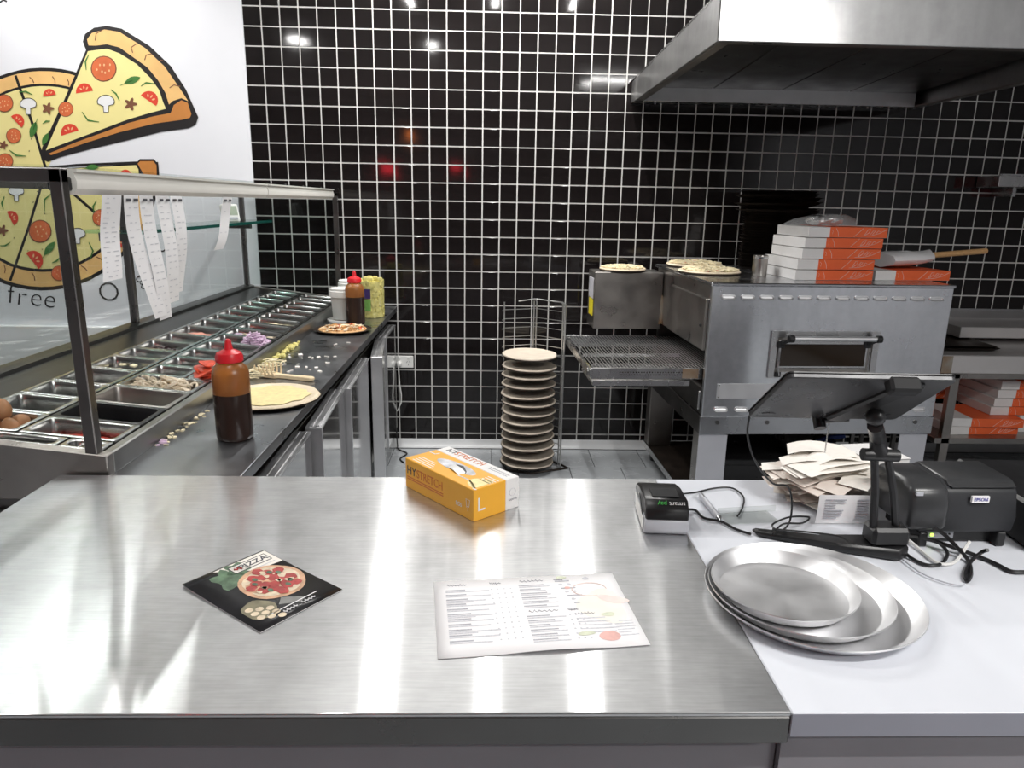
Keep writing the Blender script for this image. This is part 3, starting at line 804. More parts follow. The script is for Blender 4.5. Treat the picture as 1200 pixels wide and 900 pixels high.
# finished pizza on black pan near the tubs
c = Vector((.652, -.87, WT))
t = thing('cooked_pizza', 'browned cooked pizza in a thin black pan in front of the white tub', 'pizza', c)
MB().lathe([(.001, 0), (.115, 0), (.132, .012), (.136, .013), (.128, .010), (.001, .005)], 36).build('pan', 'black_iron', t, smooth=40)
pizza_disc(t, .112, .006, 'baked', th=.008)
def top_bits(t, r, z, spec, seed=1):
    rnd = random.Random(seed)
    for mt_, name, n, sz, shp in spec:
        m = MB()
        for i in range(n):
            q = r*math.sqrt(rnd.random()); a = rnd.random()*6.283
            M = Matrix.Translation((q*math.cos(a), q*math.sin(a), z+rnd.random()*(.004+.010*(1-(q/r)**2)))) @ Matrix.Rotation(rnd.random()*6.3, 4, 'Z') @ Matrix.Rotation(rnd.uniform(-.4, .4), 4, 'X')
            s = sz*rnd.uniform(.6, 1.3)
            if shp == 'c': m.box(-s, -s*.6, -s*.25, s, s*.6, s*.25, M)
            elif shp == 'd': m.loft([[M @ Vector((s*math.cos(k*PI/5), s*math.sin(k*PI/5), h)) for k in range(10)] for h in (0, s*.18)])
            else: m.tube([M @ Vector((-s*1.4, 0, 0)), M @ Vector((0, s*.25, s*.2)), M @ Vector((s*1.4, 0, 0))], s*.22, 4)
        m.build(name, mt_, t, kind='stuff')
top_bits(t, .100, .015, (('dough', 'melted_cheese', 60, .011, 'd'), ('baked', 'browned_topping', 50, .009, 'c'), ('pepperoni', 'meat_pieces', 12, .008, 'c')), 4)
# tubs
def tub(x, y, z, r, h, lab, food=True):
    t = thing('plastic_tub', lab, 'tub', (x, y, z))
    k = .38 if food else .05
    if food: MB().lathe([(.001, .001), (r*.86, .001), (r*.90, h*k), (.001, h*k+.003)], 28).build('tub_contents', 'tub_food', t, smooth=40)
    MB().lathe([(r*.87, .0), (r*.875, .0), (r*.92, h*k), (r*.99, h*.86), (r*.97, h*.86), (r*.905, h*k)], 28, cap0=False, cap1=False).build('bucket', 'tub_plastic', t, smooth=40)
    MB().lathe([(r*1.06, h*.72), (r*1.10, h*.74), (r*1.10, h*.92), (r*1.04, h*.94), (r*1.04, h), (r*.98, h), (r*.96, h*.965), (.001, h*.965)], 32).build('lid', 'white_plastic', t, smooth=35)
    return t
c = hit(397, 377, z=WT)
t = thing('plate_lid', 'spare white lid lying under the front tub', 'lid', (.610, -.585, WT))
MB().lathe([(.001, 0), (.086, 0), (.092, .006), (.092, .014), (.086, .016), (.082, .010), (.001, .010)], 30).build('disc', 'white_plastic', t, smooth=35)
tub(.610, -.585, WT+.0165, .072, .155, 'white lidded plastic tub with brown food, standing on a spare lid')
tub(.602, -.33, WT, .070, .185, 'white lidded tub standing behind the tub on the lid', False)
# yellow jar
c = hit(436, 370, z=WT)
t = thing('yellow_jar', 'clear jar full of yellow vegetable chunks with purple and green label', 'jar', (.722, -.42, WT))
r = .064
MB().lathe([(.001, .002), (r*.93, .002), (r*.95, .19), (.001, .195)], 24).build('jar_contents', 'corn', t, smooth=40)
top = MB(); rnd = random.Random(5)
for i in range(160):
    a = rnd.random()*6.283; z = rnd.uniform(.008, .19)
    M = Matrix.Translation((r*.94*math.cos(a), r*.94*math.sin(a), z)) @ Matrix.Rotation(a, 4, 'Z') @ Matrix.Rotation(rnd.random()*3, 4, 'X')
    top.box(-.003, -.013, -.007, .003, .013, .007, M)
for i in range(14):
    top.ball((rnd.uniform(-.03, .045), rnd.uniform(-.03, .03), .195+rnd.random()*.012), .016, 6, 4)
top.build('vegetable_chunks', 'corn', t, smooth=40, kind='stuff')
MB().lathe([(r*1.01, 0), (r*1.03, .01), (r*1.03, .185), (r*.98, .205), (r*.98, .212), (r*.95, .212)], 28, cap0=False, cap1=False).build('jar_wall', 'clear_plastic', t, smooth=40)
for mt_, z0, z1 in (('label_purple', .105, .155), ('label_green', .04, .10)):
    a0, a1 = (R(232), R(272))
    n = 8
    MB().add([((r*1.045)*math.cos(a0+(a1-a0)*i/n), (r*1.045)*math.sin(a0+(a1-a0)*i/n), z) for z in (z0, z1) for i in range(n+1)], [(i, i+1, n+2+i, n+1+i) for i in range(n)]).build('label_panel', mt_, t, smooth=True)
# spaghetti server
p0, p1 = hit(306, 437, z=WT+.012), hit(367, 443, z=WT+.012)
t = thing('pasta_server', 'pale wooden pasta server with prongs, lying past the dough base', 'utensil', (p1.x, p1.y, WT))
d = (p0-p1); d.z = 0; ang = math.atan2(d.y, d.x); Ls = d.length
M = Matrix.Rotation(ang, 4, 'Z')
MB().loft([[M @ Vector((x, y*wd, .008+z*hh)) for y, z in ((-1, -.5), (1, -.5), (1, .5), (-1, .5))] for x, wd, hh in ((0, .010, .010), (.01, .013, .014), (.08, .011, .014), (Ls*.62, .009, .014), (Ls*.7, .02, .014), (Ls*.98, .024, .010))]).build('handle', 'pale_wood', t, bevel=.002, smooth=40)
for sgn in (-1, 1):
    for k in range(5):
        x = Ls*.68+k*.016
        MB().tube([M @ Vector((x, sgn*.02, .01)), M @ Vector((x+.004, sgn*.028, .026)), M @ Vector((x+.006, sgn*.030, .046))], .0028, 6).build('prong', 'pale_wood', t, smooth=True)
# heaped corn and cheese scraps along the collar
def scraps(name, lab, cat, mt_, n, x0, x1, y0, y1, sz, seed, hh=.0, shp='c'):
    rnd = random.Random(seed); m = MB()
    for i in range(n):
        x = rnd.triangular(x0, x1, x0+.2*(x1-x0)) if seed % 2 else rnd.uniform(x0, x1); y = rnd.uniform(y0, y1)
        s = sz*rnd.uniform(.5, 1.3)
        M = Matrix.Translation((x, y, WT+s*.3+rnd.random()*hh)) @ Matrix.Rotation(rnd.random()*6.3, 4, 'Z') @ Matrix.Rotation(rnd.uniform(-.5, .5), 4, 'X')
        if shp == 'c': m.box(-s, -s*.6, -s*.3, s, s*.6, s*.3, M)
        elif shp == 'b': m.ball(M @ Vector((0, 0, 0)), s, 6, 4, (1, .8, .7))
        else: m.tube([M @ Vector((-s*2.2, 0, 0)), M @ Vector((0, s*.3, s*.2)), M @ Vector((s*2.2, 0, 0))], s*.3, 4)
    o = m.build(name, mt_, kind='stuff'); tag(o, lab, cat)
scraps('corn_spill', 'pale corn kernels spilled along the collar of the pan rail', 'corn', 'corn', 90, .516, .545, -1.66, -1.22, .009, 3, .012, 'b')
scraps('cheese_shreds', 'heap of pale grated cheese shreds by the pasta server', 'cheese', 'mozz', 90, .516, .60, -1.86, -1.62, .008, 7, .028, 's')
scraps('cheese_crumbs', 'white cheese crumbs scattered on the dark prep worktop', 'crumbs', 'paper_cream', 24, .55, .74, -1.75, -1.15, .007, 10, 0, 'c')
scraps('rail_crumbs', 'pale crumbs scattered along the foot of the collar near the guard post', 'crumbs', 'mozz', 40, .515, .55, -2.55, -1.98, .005, 15, 0, 'c')
scraps('onion_crumbs', 'few purple onion crumbs on the worktop near the steel counter', 'crumbs', 'onion', 5, .52, .545, -2.58, -2.5, .007, 12, 0, 'c')

# ------------------------------------------------------------------ foreground counters
CT = .885
CX0, CX1, CY0, CY1 = .412, 1.735, -3.543, -2.772
sc = thing('steel_counter', 'brushed stainless steel service counter in the foreground', 'counter', ((CX0+CX1)/2, (CY0+CY1)/2, 0))
T = Matrix.Translation((-(CX0+CX1)/2, -(CY0+CY1)/2, 0))
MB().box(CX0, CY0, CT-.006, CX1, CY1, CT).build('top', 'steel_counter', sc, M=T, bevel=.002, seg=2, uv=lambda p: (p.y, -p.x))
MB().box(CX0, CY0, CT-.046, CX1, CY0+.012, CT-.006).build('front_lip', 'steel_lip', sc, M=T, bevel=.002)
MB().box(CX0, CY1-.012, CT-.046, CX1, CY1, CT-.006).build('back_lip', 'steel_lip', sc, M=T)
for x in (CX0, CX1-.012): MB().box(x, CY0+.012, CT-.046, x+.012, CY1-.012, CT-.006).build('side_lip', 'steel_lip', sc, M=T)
MB().box(CX0+.02, CY0+.03, .08, CX1-.001, CY1-.03, CT-.01).build('base', 'counter_panel', sc, M=T)
MB().box(CX0+.03, CY0+.06, 0, CX1-.001, CY1-.06, .08).build('plinth', 'black_plastic', sc, M=T)
WX1 = 3.3
wc = thing('white_counter', 'smooth white laminate counter joined to the steel counter', 'counter', ((CX1+WX1)/2, (CY0+CY1)/2, 0))
T = Matrix.Translation((-(CX1+WX1)/2, -(CY0+CY1)/2, 0))
MB().box(CX1+.001, CY0, CT-.034, WX1, CY1, CT-.001).build('top', 'counter_white', wc, M=T, bevel=.0015)
MB().box(CX1+.001, CY0-.001, CT-.034, WX1, CY0, CT-.002).build('edge_band', 'counter_front', wc, M=T)
MB().box(CX1+.001, CY0+.02, .08, WX1-.02, CY1-.03, CT-.034).build('base', 'counter_panel', wc, M=T)
MB().box(CX1+.001, CY0+.06, 0, WX1-.05, CY1-.06, .08).build('plinth', 'black_plastic', wc, M=T)

# glove box
q0, q1, q2 = hit(476, 570, z=CT), hit(555, 612, z=CT), hit(613, 597, z=CT)
ux = (q0-q1); ux.z = 0; L1 = .235; uy = (q2-q1); uy.z = 0; W1 = .117
ang = math.atan2(-ux.y, -ux.x)         # local +x runs along the long side towards q1
t = thing('glove_box', 'orange and white cardboard box of large disposable gloves on the steel counter', 'glove box', q1, ang)
H = .066
# local: x in [-L1,0] (front corner at 0), y in [0,W1]
w1 = W1*.70
MB().box(-L1, 0, 0, 0, w1, H).build('carton', 'glove_orange', t, bevel=.0012)
MB().box(-L1, w1, 0, 0, W1, H).build('white_panel', 'box_white', t, bevel=.0012)
e = .0004
ov = [(-L1*.52+.062*math.cos(a), w1*.62+.018*math.sin(a)) for a in [2*PI*i/24 for i in range(24)]]
MB().prism(ov, H, H+e).build('opening_film', 'glove_film', t)
MB().prism([(-L1*.57, w1*.72), (-L1*.50, w1*.66), (-L1*.33, w1*.50), (-L1*.36, w1*.60), (-L1*.48, w1*.78)], H+e, H+2*e).build('opening_slit', 'ink', t)
MB().loft([[Vector((-L1*.56+.05*k, w1*(.55+.12*s)-.01*k, H+e+.006*math.sin(PI*k)*(1-abs(s)*.5))) for s in (-1, 0, 1)] for k in (0, .25, .5, .75, 1)], False, False, False).build('glove_fold', 'white_plastic', t, smooth=True)
top = lambda x, y, a=0: frame((x, y, H+e), (math.cos(a), math.sin(a), 0), (-math.sin(a), math.cos(a), 0))
text('HY', .024, 'ink', t, top(-L1*.86, w1+(W1-w1)*.55)); text('STRETCH', .024, 'red_print', t, top(-L1*.60, w1+(W1-w1)*.55), sx=.95)
for q_ in (.62, .42): squiggle(L1*.26, .005, 'ink_soft', t, top(-L1*.19, w1+(W1-w1)*q_), 9, int(q_*100))
text('L', .032, 'box_white', t, top(-L1*.93, w1*.80, PI/2))
for k in range(4):
    MB().box(-L1*.92, w1*(.34-.09*k), H, -L1*(.70-.03*k), w1*(.37-.09*k), H+e).build('small_print', 'print_cream', t)
    MB().box(-L1*.16, w1*(.80-.09*k), H, -L1*(.02), w1*(.83-.09*k), H+e).build('small_print', 'print_cream', t)
MB().prism([(-L1*.03+.04*math.cos(a), w1*.38+.026*math.sin(a)) for a in [R(60+10*i) for i in range(24)] if -L1*.03+.04*math.cos(a) < -.001], H, H+e).build('round_badge', 'cheese', t)
m = MB()
for i in range(10): 
    a = i/9; x = -L1*.33+L1*.31*a; y = w1*(.30-.24*a+.10*math.sin(a*PI)); m.box(x-.004, y-.0018, H, x+.006, y+.0018, H+e)
m.build('swoosh', 'box_white', t, kind='stuff')
fr = lambda x, z: frame((x, -e, z), (1, 0, 0), (0, 0, 1))
text('HY', .026, 'ink', t, fr(-L1*.90, H*.62), sx=1.0); text('STRETCH', .026, 'red_print', t, fr(-L1*.62, H*.62), sx=.85)
for k in range(2): MB().box(-L1*.97, -e, H*(.38-.07*k), -L1*.42, 0, H*(.415-.07*k)).build('small_print', 'red_print', t)
text('SGS', .012, 'box_white', t, fr(-L1*.20, H*.34)); 
m = MB(); m.tube([(-L1*.09, -e, H*.36), (-L1*.10, -e, H*.62), (-L1*.05, -e, H*.62), (-L1*.06, -e, H*.40), (-L1*.085, -e, H*.40)], .0006, 4); m.tube([(-L1*.075, -e, H*.38), (-L1*.075, -e, H*.26)], .0006, 4); m.build('glass_symbol', 'box_white', t, kind='stuff')
sd = lambda y, z: frame((e, y, z), (0, 1, 0), (0, 0, 1))
text('L', .040, 'box_white', t, sd(w1*.22, H*.48), sx=1.1)
m = MB(); m.tube([(e, W1*.85+.008*math.cos(a), H*.56+.008*math.sin(a)) for a in [2*PI*i/16 for i in range(17)]], .0005, 4); m.build('round_symbol', 'ink_pale', t)
squiggle(.022, .006, 'ink_soft', t, sd(W1*.85, H*.33), 5, 3, r=.0006)

# menu sheet (A4) and folded leaflet
mq = [hit(*p, z=CT) for p in ((513, 773), (760, 757), (715, 674), (506, 687))]
ang = math.atan2((mq[1]-mq[0]).y, (mq[1]-mq[0]).x)
t = thing('menu_sheet', 'white printed menu sheet lying flat on the steel counter', 'menu', (mq[0].x, mq[0].y, CT+.0004), ang)
W_, H_ = .297, .205
def sheet(nx=12, ny=6):
    m = MB(); vs = []; fs = []
    for j in range(ny+1):
        for i in range(nx+1):
            u, v = i/nx, j/ny
            vs.append((u*W_, v*H_, .0009+.003*max(0, 1-((u-.55)**2*14))*(1-v)**2+.004*max(0, u-.75)*(1-v)))
    n = len(vs)
    for j in range(ny):
        for i in range(nx):
            a = j*(nx+1)+i; fs.append((a, a+1, a+nx+2, a+nx+1))
    return m.add(vs, fs)
o = sheet().build('sheet', 'paper', t, smooth=True)
sm = o.modifiers.new('thick', 'SOLIDIFY'); sm.thickness = .0006; sm.offset = -1
def zm(u, v): return .0009+.003*max(0, 1-((u-.55)**2*14))*(1-v)**2+.004*max(0, u-.75)*(1-v)+.0003
def patch(m, u0, v0, u1, v1, n=1, up=0):
    for i in range(n):
        a, b = u0+(u1-u0)*i/n, u0+(u1-u0)*(i+1)/n
        m.add([(a*W_, v0*H_, zm(a, v0)+up), (b*W_, v0*H_, zm(b, v0)+up), (b*W_, v1*H_, zm(b, v1)+up), (a*W_, v1*H_, zm(a, v1)+up)], [(0, 1, 2, 3)])
def blob(m, cu, cv, ru, rv, rot=0, n=18, up=0, wob=.08):
    pts = []
    for i in range(n):
        a = 2*PI*i/n; k = 1+wob*math.sin(3*a+cu*20)
        x = ru*k*math.cos(a); y = rv*k*math.sin(a)*H_/W_*W_/H_
        u = cu+x*math.cos(rot)-y*math.sin(rot); v = cv+(x*math.sin(rot)+y*math.cos(rot))*W_/H_
        pts.append((u*W_, v*H_, zm(u, v)+up))
    m.add(pts, [tuple(range(n))])
rnd = random.Random(3)
txt = MB(); pale = MB()
for i in range(11):
    v = .84-i*.067
    patch(txt, .06, v, .06+.10+rnd.random()*.02, v+.016, 2); patch(pale, .06, v-.022, .06+.2+rnd.random()*.06, v-.008, 3)
    if i % 3 == 2: patch(pale, .06, v-.040, .2, v-.028, 2)
    for k in range(4): patch(pale, .30+.035*k, v-.01, .308+.035*k, v+.004)
for i in range(6):
    v = .86-i*.06
    patch(txt, .455, v, .455+.1+rnd.random()*.05, v+.014, 2); patch(pale, .455, v-.022, .455+.14+rnd.random()*.05, v-.010, 2)
for i in range(6):
    v = .42-i*.06
    patch(txt, .455, v, .455+.10+rnd.random()*.04, v+.014, 2); patch(pale, .455, v-.024, .455+.17+rnd.random()*.03, v-.010, 3)
    for k in range(3): patch(pale, .67+.03*k, v-.01, .68+.03*k, v+.006)
for i in range(4):
    v = .90-i*.11
    patch(txt, .66+.02*i, v, .74+.02*i, v+.016, 2)
    if i < 3:
        for k in range(2): blob(pale, .685+.02*i+.045*k, v-.045, .012, .010)
for i in range(5): patch(pale, .70, .36-.045*i, .70+.12+rnd.random()*.08, .374-.045*i, 2)
for i in range(6): patch(pale, .88, .30-.035*i, .88+.06+rnd.random()*.04, .312-.035*i, 2)
txt.build('printed_text', 'ink_soft', t, kind='stuff'); pale.build('fine_print', 'ink_pale', t, kind='stuff')
for px, pv, wd_, sd_ in ((.12, .925, .10, 1), (.33, .925, .06, 2), (.53, .935, .13, 3), (.68, .935, .05, 4), (.545, .49, .15, 5), (.70, .49, .05, 6), (.75, .43, .10, 7)):
    squiggle(wd_*W_, .008, 'ink_soft', t, frame((px*W_, pv*H_, zm(px, pv)), (1, 0, 0), (0, 1, 0)), 6, sd_, r=.0005)
m = MB(); blob(m, .86, .52, .12, .16, 0, 22, 0, .15); m.build('tinted_area', 'print_cream', t)
m = MB(); blob(m, .93, .60, .085, .035, -.45, 18, .0002, .12); m.build('rose_picture', 'print_rose', t)
m = MB(); blob(m, .83, .13, .052, .040, 0, 18, .0003, .03); m.build('tomato_picture', 'print_pink', t)
m = MB(); blob(m, .715, .80, .016, .012, 0, 12, .0003); m.build('tomato_picture', 'print_pink', t)
for h_ in ((.70, .96, .03, .015, 0), (.72, .17, .045, .016, .1), (.87, .40, .035, .018, 0)):
    m = MB(); blob(m, *h_, 12, .0003); m.build('herb_picture', 'print_olive', t)
m = MB(); blob(m, .835, .93, .018, .012, 0, 12, .0003); m.build('garlic_picture', 'ink_pale', t)
m = MB(); m.tube([(.83*W_+.028*math.cos(a), .76*H_+.020*math.sin(a), zm(.83, .76)+.0002) for a in [2*PI*i/20 for i in range(17)]], .0009, 4); m.build('plate_picture', 'print_rose', t)

bq = [hit(*p, z=CT) for p in ((214, 688), (305, 742), (401, 695), (313, 652))]
ex = (bq[1]-bq[0]); ey = (bq[3]-bq[0])
ang = math.atan2(ex.y, ex.x)
t = thing('takeaway_leaflet', 'folded black pizza leaflet with a round pizza picture, lying on the steel counter', 'leaflet', (bq[0].x, bq[0].y, CT), ang)
LW, LH = .205, .149       # local x : left-bottom edge, local y towards the back
MB().box(0, 0, .0006, LW, LH, .0012).build('back_page', 'paper', t)
def fz(x): return .0018+.0026*max(0, 1-x/.10)
m = MB(); vs = []; n = 12
for i in range(n+1):
    x = LW*i/n
    vs += [(x, 0, fz(x)+.0006), (x, LH, fz(x)+.0006)]
o = m.add(vs, [(2*i, 2*i+2, 2*i+3, 2*i+1) for i in range(n)]).build('cover_page', 'leaflet_black', t, smooth=True)
sm = o.modifiers.new('thick', 'SOLIDIFY'); sm.thickness = .0008; sm.offset = -1
# cover picture. The writing reads from the edge q1-q2 side: page up = local -x? (text runs along local y)
def lf(name, pts, mt_, lay):
    MB().add([(x, y, fz(x)+.0007+.00025*lay) for x, y in pts], [tuple(range(len(pts)))]).build(name, mt_, t)
def ell(cx, cy, rx, ry=None, n=20, wob=0, ph=0):
    ry = ry or rx
    return [(cx+rx*(1+wob*math.sin(5*2*PI*i/n+ph))*math.cos(2*PI*i/n), cy+ry*(1+wob*math.sin(5*2*PI*i/n+ph))*math.sin(2*PI*i/n)) for i in range(n)]
lf('grey_board', [(.003, .050), (.003, .148), (.055, .148), (.05, .10)], 'print_cream', 0)
lf('herb_picture', ell(.045, .055, .034, .022, 22, .25), 'leaflet_green', 1)
lf('herb_picture', ell(.025, .082, .022, .018, 22, .25, 2), 'leaflet_green', 1)
lf('olive_bowl_picture', ell(.155, .034, .030, .024, 22, .05), 'leaflet_olive', 1)
for k in range(9): lf('olive_picture', ell(.145+.012*(k % 3)+.003*k, .022+.012*(k//3), .0062, .0062, 10), 'leaflet_cream', 2)
lf('board_picture', [(.150, .075), (.165, .060), (.185, .085), (.178, .10)], 'leaflet_grey', 1)
PXc, PYc = .100, .095
lf('pizza_picture', ell(PXc, PYc, .056, .050, 30, .015), 'leaflet_crust', 2)
lf('pizza_picture_sauce', ell(PXc, PYc, .048, .043, 28, .04), 'leaflet_cream', 3)
rnd = random.Random(8)
for k in range(18):
    a = k*2.4; q = .042*math.sqrt((k+.5)/18)
    lf('salami_picture', ell(PXc+q*math.cos(a), PYc+q*.88*math.sin(a), .0095+.004*rnd.random(), .009, 12, .1, k), 'leaflet_red', 4+k % 3)
for k in range(7):
    a = k*1.7+.4; lf('leaf_picture', ell(PXc+.03*math.cos(a), PYc+.026*math.sin(a), .006, .004, 8), 'leaflet_green', 7)
for k in range(10):
    a = k*2.1+.9; q = .036*math.sqrt(rnd.random()); lf('cheese_picture', ell(PXc+q*math.cos(a), PYc+q*math.sin(a), .005, .004, 8, .2), 'leaflet_cream', 7)
tm_ = lambda x, y: frame((x, y, fz(x)+.0012), (0, 1, 0), (-1, 0, 0))
m = MB()
fx0, fx1, fy0, fy1 = .012, .036, .072, .140
for a, b in (((fx0, fy0), (fx1, fy0)), ((fx1, fy0), (fx1, fy1)), ((fx1, fy1), (fx0, fy1)), ((fx0, fy1), (fx0, fy0))):
    m.tube([(a[0], a[1], fz(a[0])+.0012), (b[0], b[1], fz(b[0])+.0012)], .0006, 4)
m.build('title_frame', 'ink', t)
lf('title_plate', [(fx0, fy0), (fx1, fy0), (fx1, fy1), (fx0, fy1)], 'paper_cream', 1)
text('PIZZA', .019, 'ink', t, tm_((fx0+fx1)/2, .112), thick=.0002, thin=.012); squiggle(.012, .014, 'leaflet_red', t, tm_((fx0+fx1)/2, .082), 2, 4, r=.0012)
lf('subtitle_line', [(.044, .10), (.046, .10), (.046, .14), (.044, .14)], 'ink_pale', 2)
lf('footer_line', [(.178, .030), (.180, .030), (.180, .120), (.178, .120)], 'paper', 2)
for k_ in range(8):
    squiggle(.0042, .0085, 'paper', t, tm_(.189, .054+.0062*k_+(.008 if k_ > 3 else 0)), 1, 20+k_, 'print_digit', .0011)

# card terminal
p = hit(780, 610, z=CT)
t = thing('card_terminal', 'black and grey card payment terminal at the seam of the steel and white counters', 'card terminal', (1.698, -2.985, CT), R(-4))
pr = [(-.068, 0), (-.078, .010), (-.076, .030), (-.066, .036), (.075, .030), (.085, .012), (.083, 0)]
hw = .041
def yz(pr, x0, x1): return MB().loft([[Vector((x, y, z)) for y, z in pr] for x in (x0, x1)])
yz(pr, -hw, hw).build('lower_case', 'grey_plastic', t, bevel=.003, smooth=40)
yz([(-.076, .030), (-.070, .050), (-.052, .064), (.02, .060), (.07, .048), (.082, .034), (.08, .028)], -hw*.98, hw*.98).build('upper_case', 'black_plastic', t, bevel=.003, smooth=40)
yz([(-.045, .0645), (.0, .0625), (.0, .0650), (-.045, .0665)], -hw*.62, hw*.62).build('paper_cover', 'printer_cover', t, bevel=.001)
nrm = Vector((0, -.014, -.018))
M = frame((.006, -.0622, .0585), (-1, 0, 0), (0, -.018, -.014))
text('smart', .013, 'paper', t, M @ Matrix.Translation((-.013, 0, .0008)), thick=.0003); text('pay', .013, 'smart_green', t, M @ Matrix.Translation((.0150, 0, .0008)), thick=.0003)
yz([(-.06, .004), (.05, .004), (.06, .03), (-.06, .03)], -hw-.002, -hw).build('side_panel', 'white_plastic', t, bevel=.0008)
yz([(-.05, .03), (-.035, .03), (.01, .05), (-.005, .05)], -hw-.0025, -hw-.0005).build('side_stripe', 'black_plastic', t)

# three aluminium pizza trays
def tray(c, r, z, lab, tx=0):
    t = thing('pizza_tray', lab, 'tray', (c[0], c[1], z), 0, 'round aluminium pizza trays')
    t.rotation_euler = (0, tx, 0)
    MB().lathe([(.001, 0), (r*.84, 0), (r*.86, .001), (r*.985, .020), (r*.995, .0215), (r, .020), (r*.995, .0185), (r*.99, .018), (r*.875, .0025), (r*.85, .0022), (.001, .0020)][::-1], 64).build('tray_body', 'aluminium', t, smooth=40)
tray((1.866, -3.290), .162, CT+.0005, 'largest round aluminium pizza tray, lowest of three on the white counter')
tray((1.847, -3.288), .138, CT+.0045, 'middle-sized round aluminium pizza tray between the other two')
tray((1.826, -3.279), .111, CT+.0085, 'smallest round aluminium pizza tray, on top of the stack of three')

# tablet stand
def arm(m, pts, wx, wy):
    pts = [Vector(p) for p in pts]
    m.loft([[p+Vector((sx*wx, sy*wy, 0)) for sx, sy in ((-1, -1), (1, -1), (1, 1), (-1, 1))] for p in pts])
    return m
SB = Vector((2.06, -3.125, CT))
t = thing('tablet_stand', 'black folding tablet stand with two-rod arm on the white counter', 'tablet stand', SB)
m = MB(); fb = [(-.20, .085, .010), (-.195, .062, .011), (-.10, .010, .016), (.02, -.035, .022), (.045, -.02, .024), (.045, .03, .024), (-.09, .045, .016)]
m.loft([[Vector((x, y, 0)) for x, y, z in fb], [Vector((x, y, z)) for x, y, z in fb]])
m.build('base', 'black_plastic', t, bevel=.004, smooth=40)
MB().box(-.022, -.02, .02, .045, .025, .055).build('hinge_block', 'black_plastic', t, bevel=.006)
el = Vector((-.030, -.010, .193))
for dx in (-.014, .027):
    k = Vector((dx*.55, 0, 0))
    MB().tube([Vector((dx, 0, .045)), Vector((dx*.8-.012, -.004, .12)), el+k], .007, 8).build('arm_rod', 'black_plastic', t, smooth=True)
MB().cyl(el+Vector((-.028, 0, -.002)), el+Vector((.034, 0, -.004)), .011, 12).build('elbow', 'black_plastic', t, smooth=True)
tb = [Vector(p)-SB for p in ((1.792, -3.285, 1.253), (2.042, -3.285, 1.251), (2.042, -3.144, 1.149), (1.792, -3.143, 1.150))]
cen = (tb[0]+tb[1]+tb[2]+tb[3])/4
ux = (tb[1]-tb[0]).normalized(); uy = (tb[0]-tb[3]).normalized(); un = ux.cross(uy)     # un points up / to the screen side
if un.z < 0: un = -un
ball = cen+Vector((.042, 0, 0))-un*.035
MB().tube([el, el+Vector((-.008, -.004, .03)), ball-un*.004+Vector((0, 0, -.010))], .015, 10, .012).build('upper_arm', 'black_plastic', t, smooth=True)
MB().ball(ball, .015, 12, 8).build('ball_joint', 'black_plastic', t, smooth=True)
Mh = frame(cen+Vector((.042, 0, 0))-un*.012, ux, uy)
MB().box(-.018, -.085, -.014, .018, .085, .004).build('clamp_bar', 'black_plastic', t, M=Mh @ Matrix.Rotation(R(-18), 4, 'Z'), bevel=.004)
MB().box(-.020, .070, -.008, .026, .093, .016).build('top_clamp', 'matt_black', t, M=Mh, bevel=.004)
MB().cyl((-.045, -.092, -.004), (.0, -.080, -.004), .007, 10).build('clamp_foot', 'black_plastic', t, M=Mh, smooth=True)
MB().cyl((-.045, -.092, -.010), (-.045, -.092, .012), .010, 12).build('clamp_knob', 'black_plastic', t, M=Mh, smooth=True)
tbt = thing('tablet', 'flat black tablet seen from its scuffed back, held in the tablet stand', 'tablet', SB+cen)
Mt = frame((0, 0, 0), ux, uy)
MB().prism(rrect(.25, .175, .008, 4), .0, .008, Mt).build('back_shell', 'tablet_back', tbt, bevel=.0015)
zs = 1 if (Mt.to_3x3() @ Vector((0, 0, 1))).dot(un) > 0 else -1
MB().prism(rrect(.252, .177, .009, 4), .008 if zs > 0 else -.002, .010 if zs > 0 else .0, Mt).build('bezel', 'black_plastic', tbt)
m = MB(); zl = -.0004 if zs > 0 else .0084
m.tube([Mt @ Vector((-.098+.012*math.cos(a), -.068+.006*math.sin(a), zl)) for a in [PI*i/8 for i in range(1, 8)]], .0008, 4)
m.box(-.115, -.081, zl-.0002, -.075, -.079, zl+.0002, Mt)
m.build('logo_mark', 'tablet_back', tbt, kind='stuff')

# receipt printer
PB = Vector((2.165, -3.10, CT))
t = thing('receipt_printer', 'dark grey receipt printer behind the tablet stand', 'printer', PB, R(1))
# rear/left edge x=-.10..., right x=.17 ; depth y 0..0.15
m = MB(); m.loft([[Vector((x, y, z)) for y, z in ((.02, .0), (.125, .0), (.125, .03), (.02, .03))] for x in (-.01, .145)]); m.build('plinth', 'black_plastic', t, bevel=.003)
m = MB(); pr = [(.0, .028), (.13, .028), (.13, .112), (.11, .122), (.03, .122), (.004, .110), (-.006, .06)]
m.loft([[Vector((x, y, z)) for y, z in pr] for x in (-.02, .157)]); m.build('body', 'printer_plastic', t, bevel=.006, seg=2, smooth=40)
m = MB(); pr2 = [(.002, .114), (.02, .125), (.11, .127), (.126, .118), (.126, .112)]
m.loft([[Vector((x, y, z)) for y, z in pr2] for x in (.03, .155)]); m.build('lid', 'printer_cover', t, bevel=.003, smooth=40)
m = MB(); pr3 = [(-.010, .035), (.12, .035), (.12, .122), (.03, .125), (.0, .116), (-.012, .085)]
m.loft([[Vector((x, y, z)) for y, z in pr3] for x in (-.048, .027)]); m.build('roll_cover', 'printer_cover', t, bevel=.012, seg=3, smooth=40)
MB().box(.065, -.0075, .090, .097, -.003, .102).build('brand_plate', 'paper', t)
text('EPSON', .0085, 'label_blue', t, frame((.081, -.0082, .096), (1, 0, 0), (0, 0, 1)))
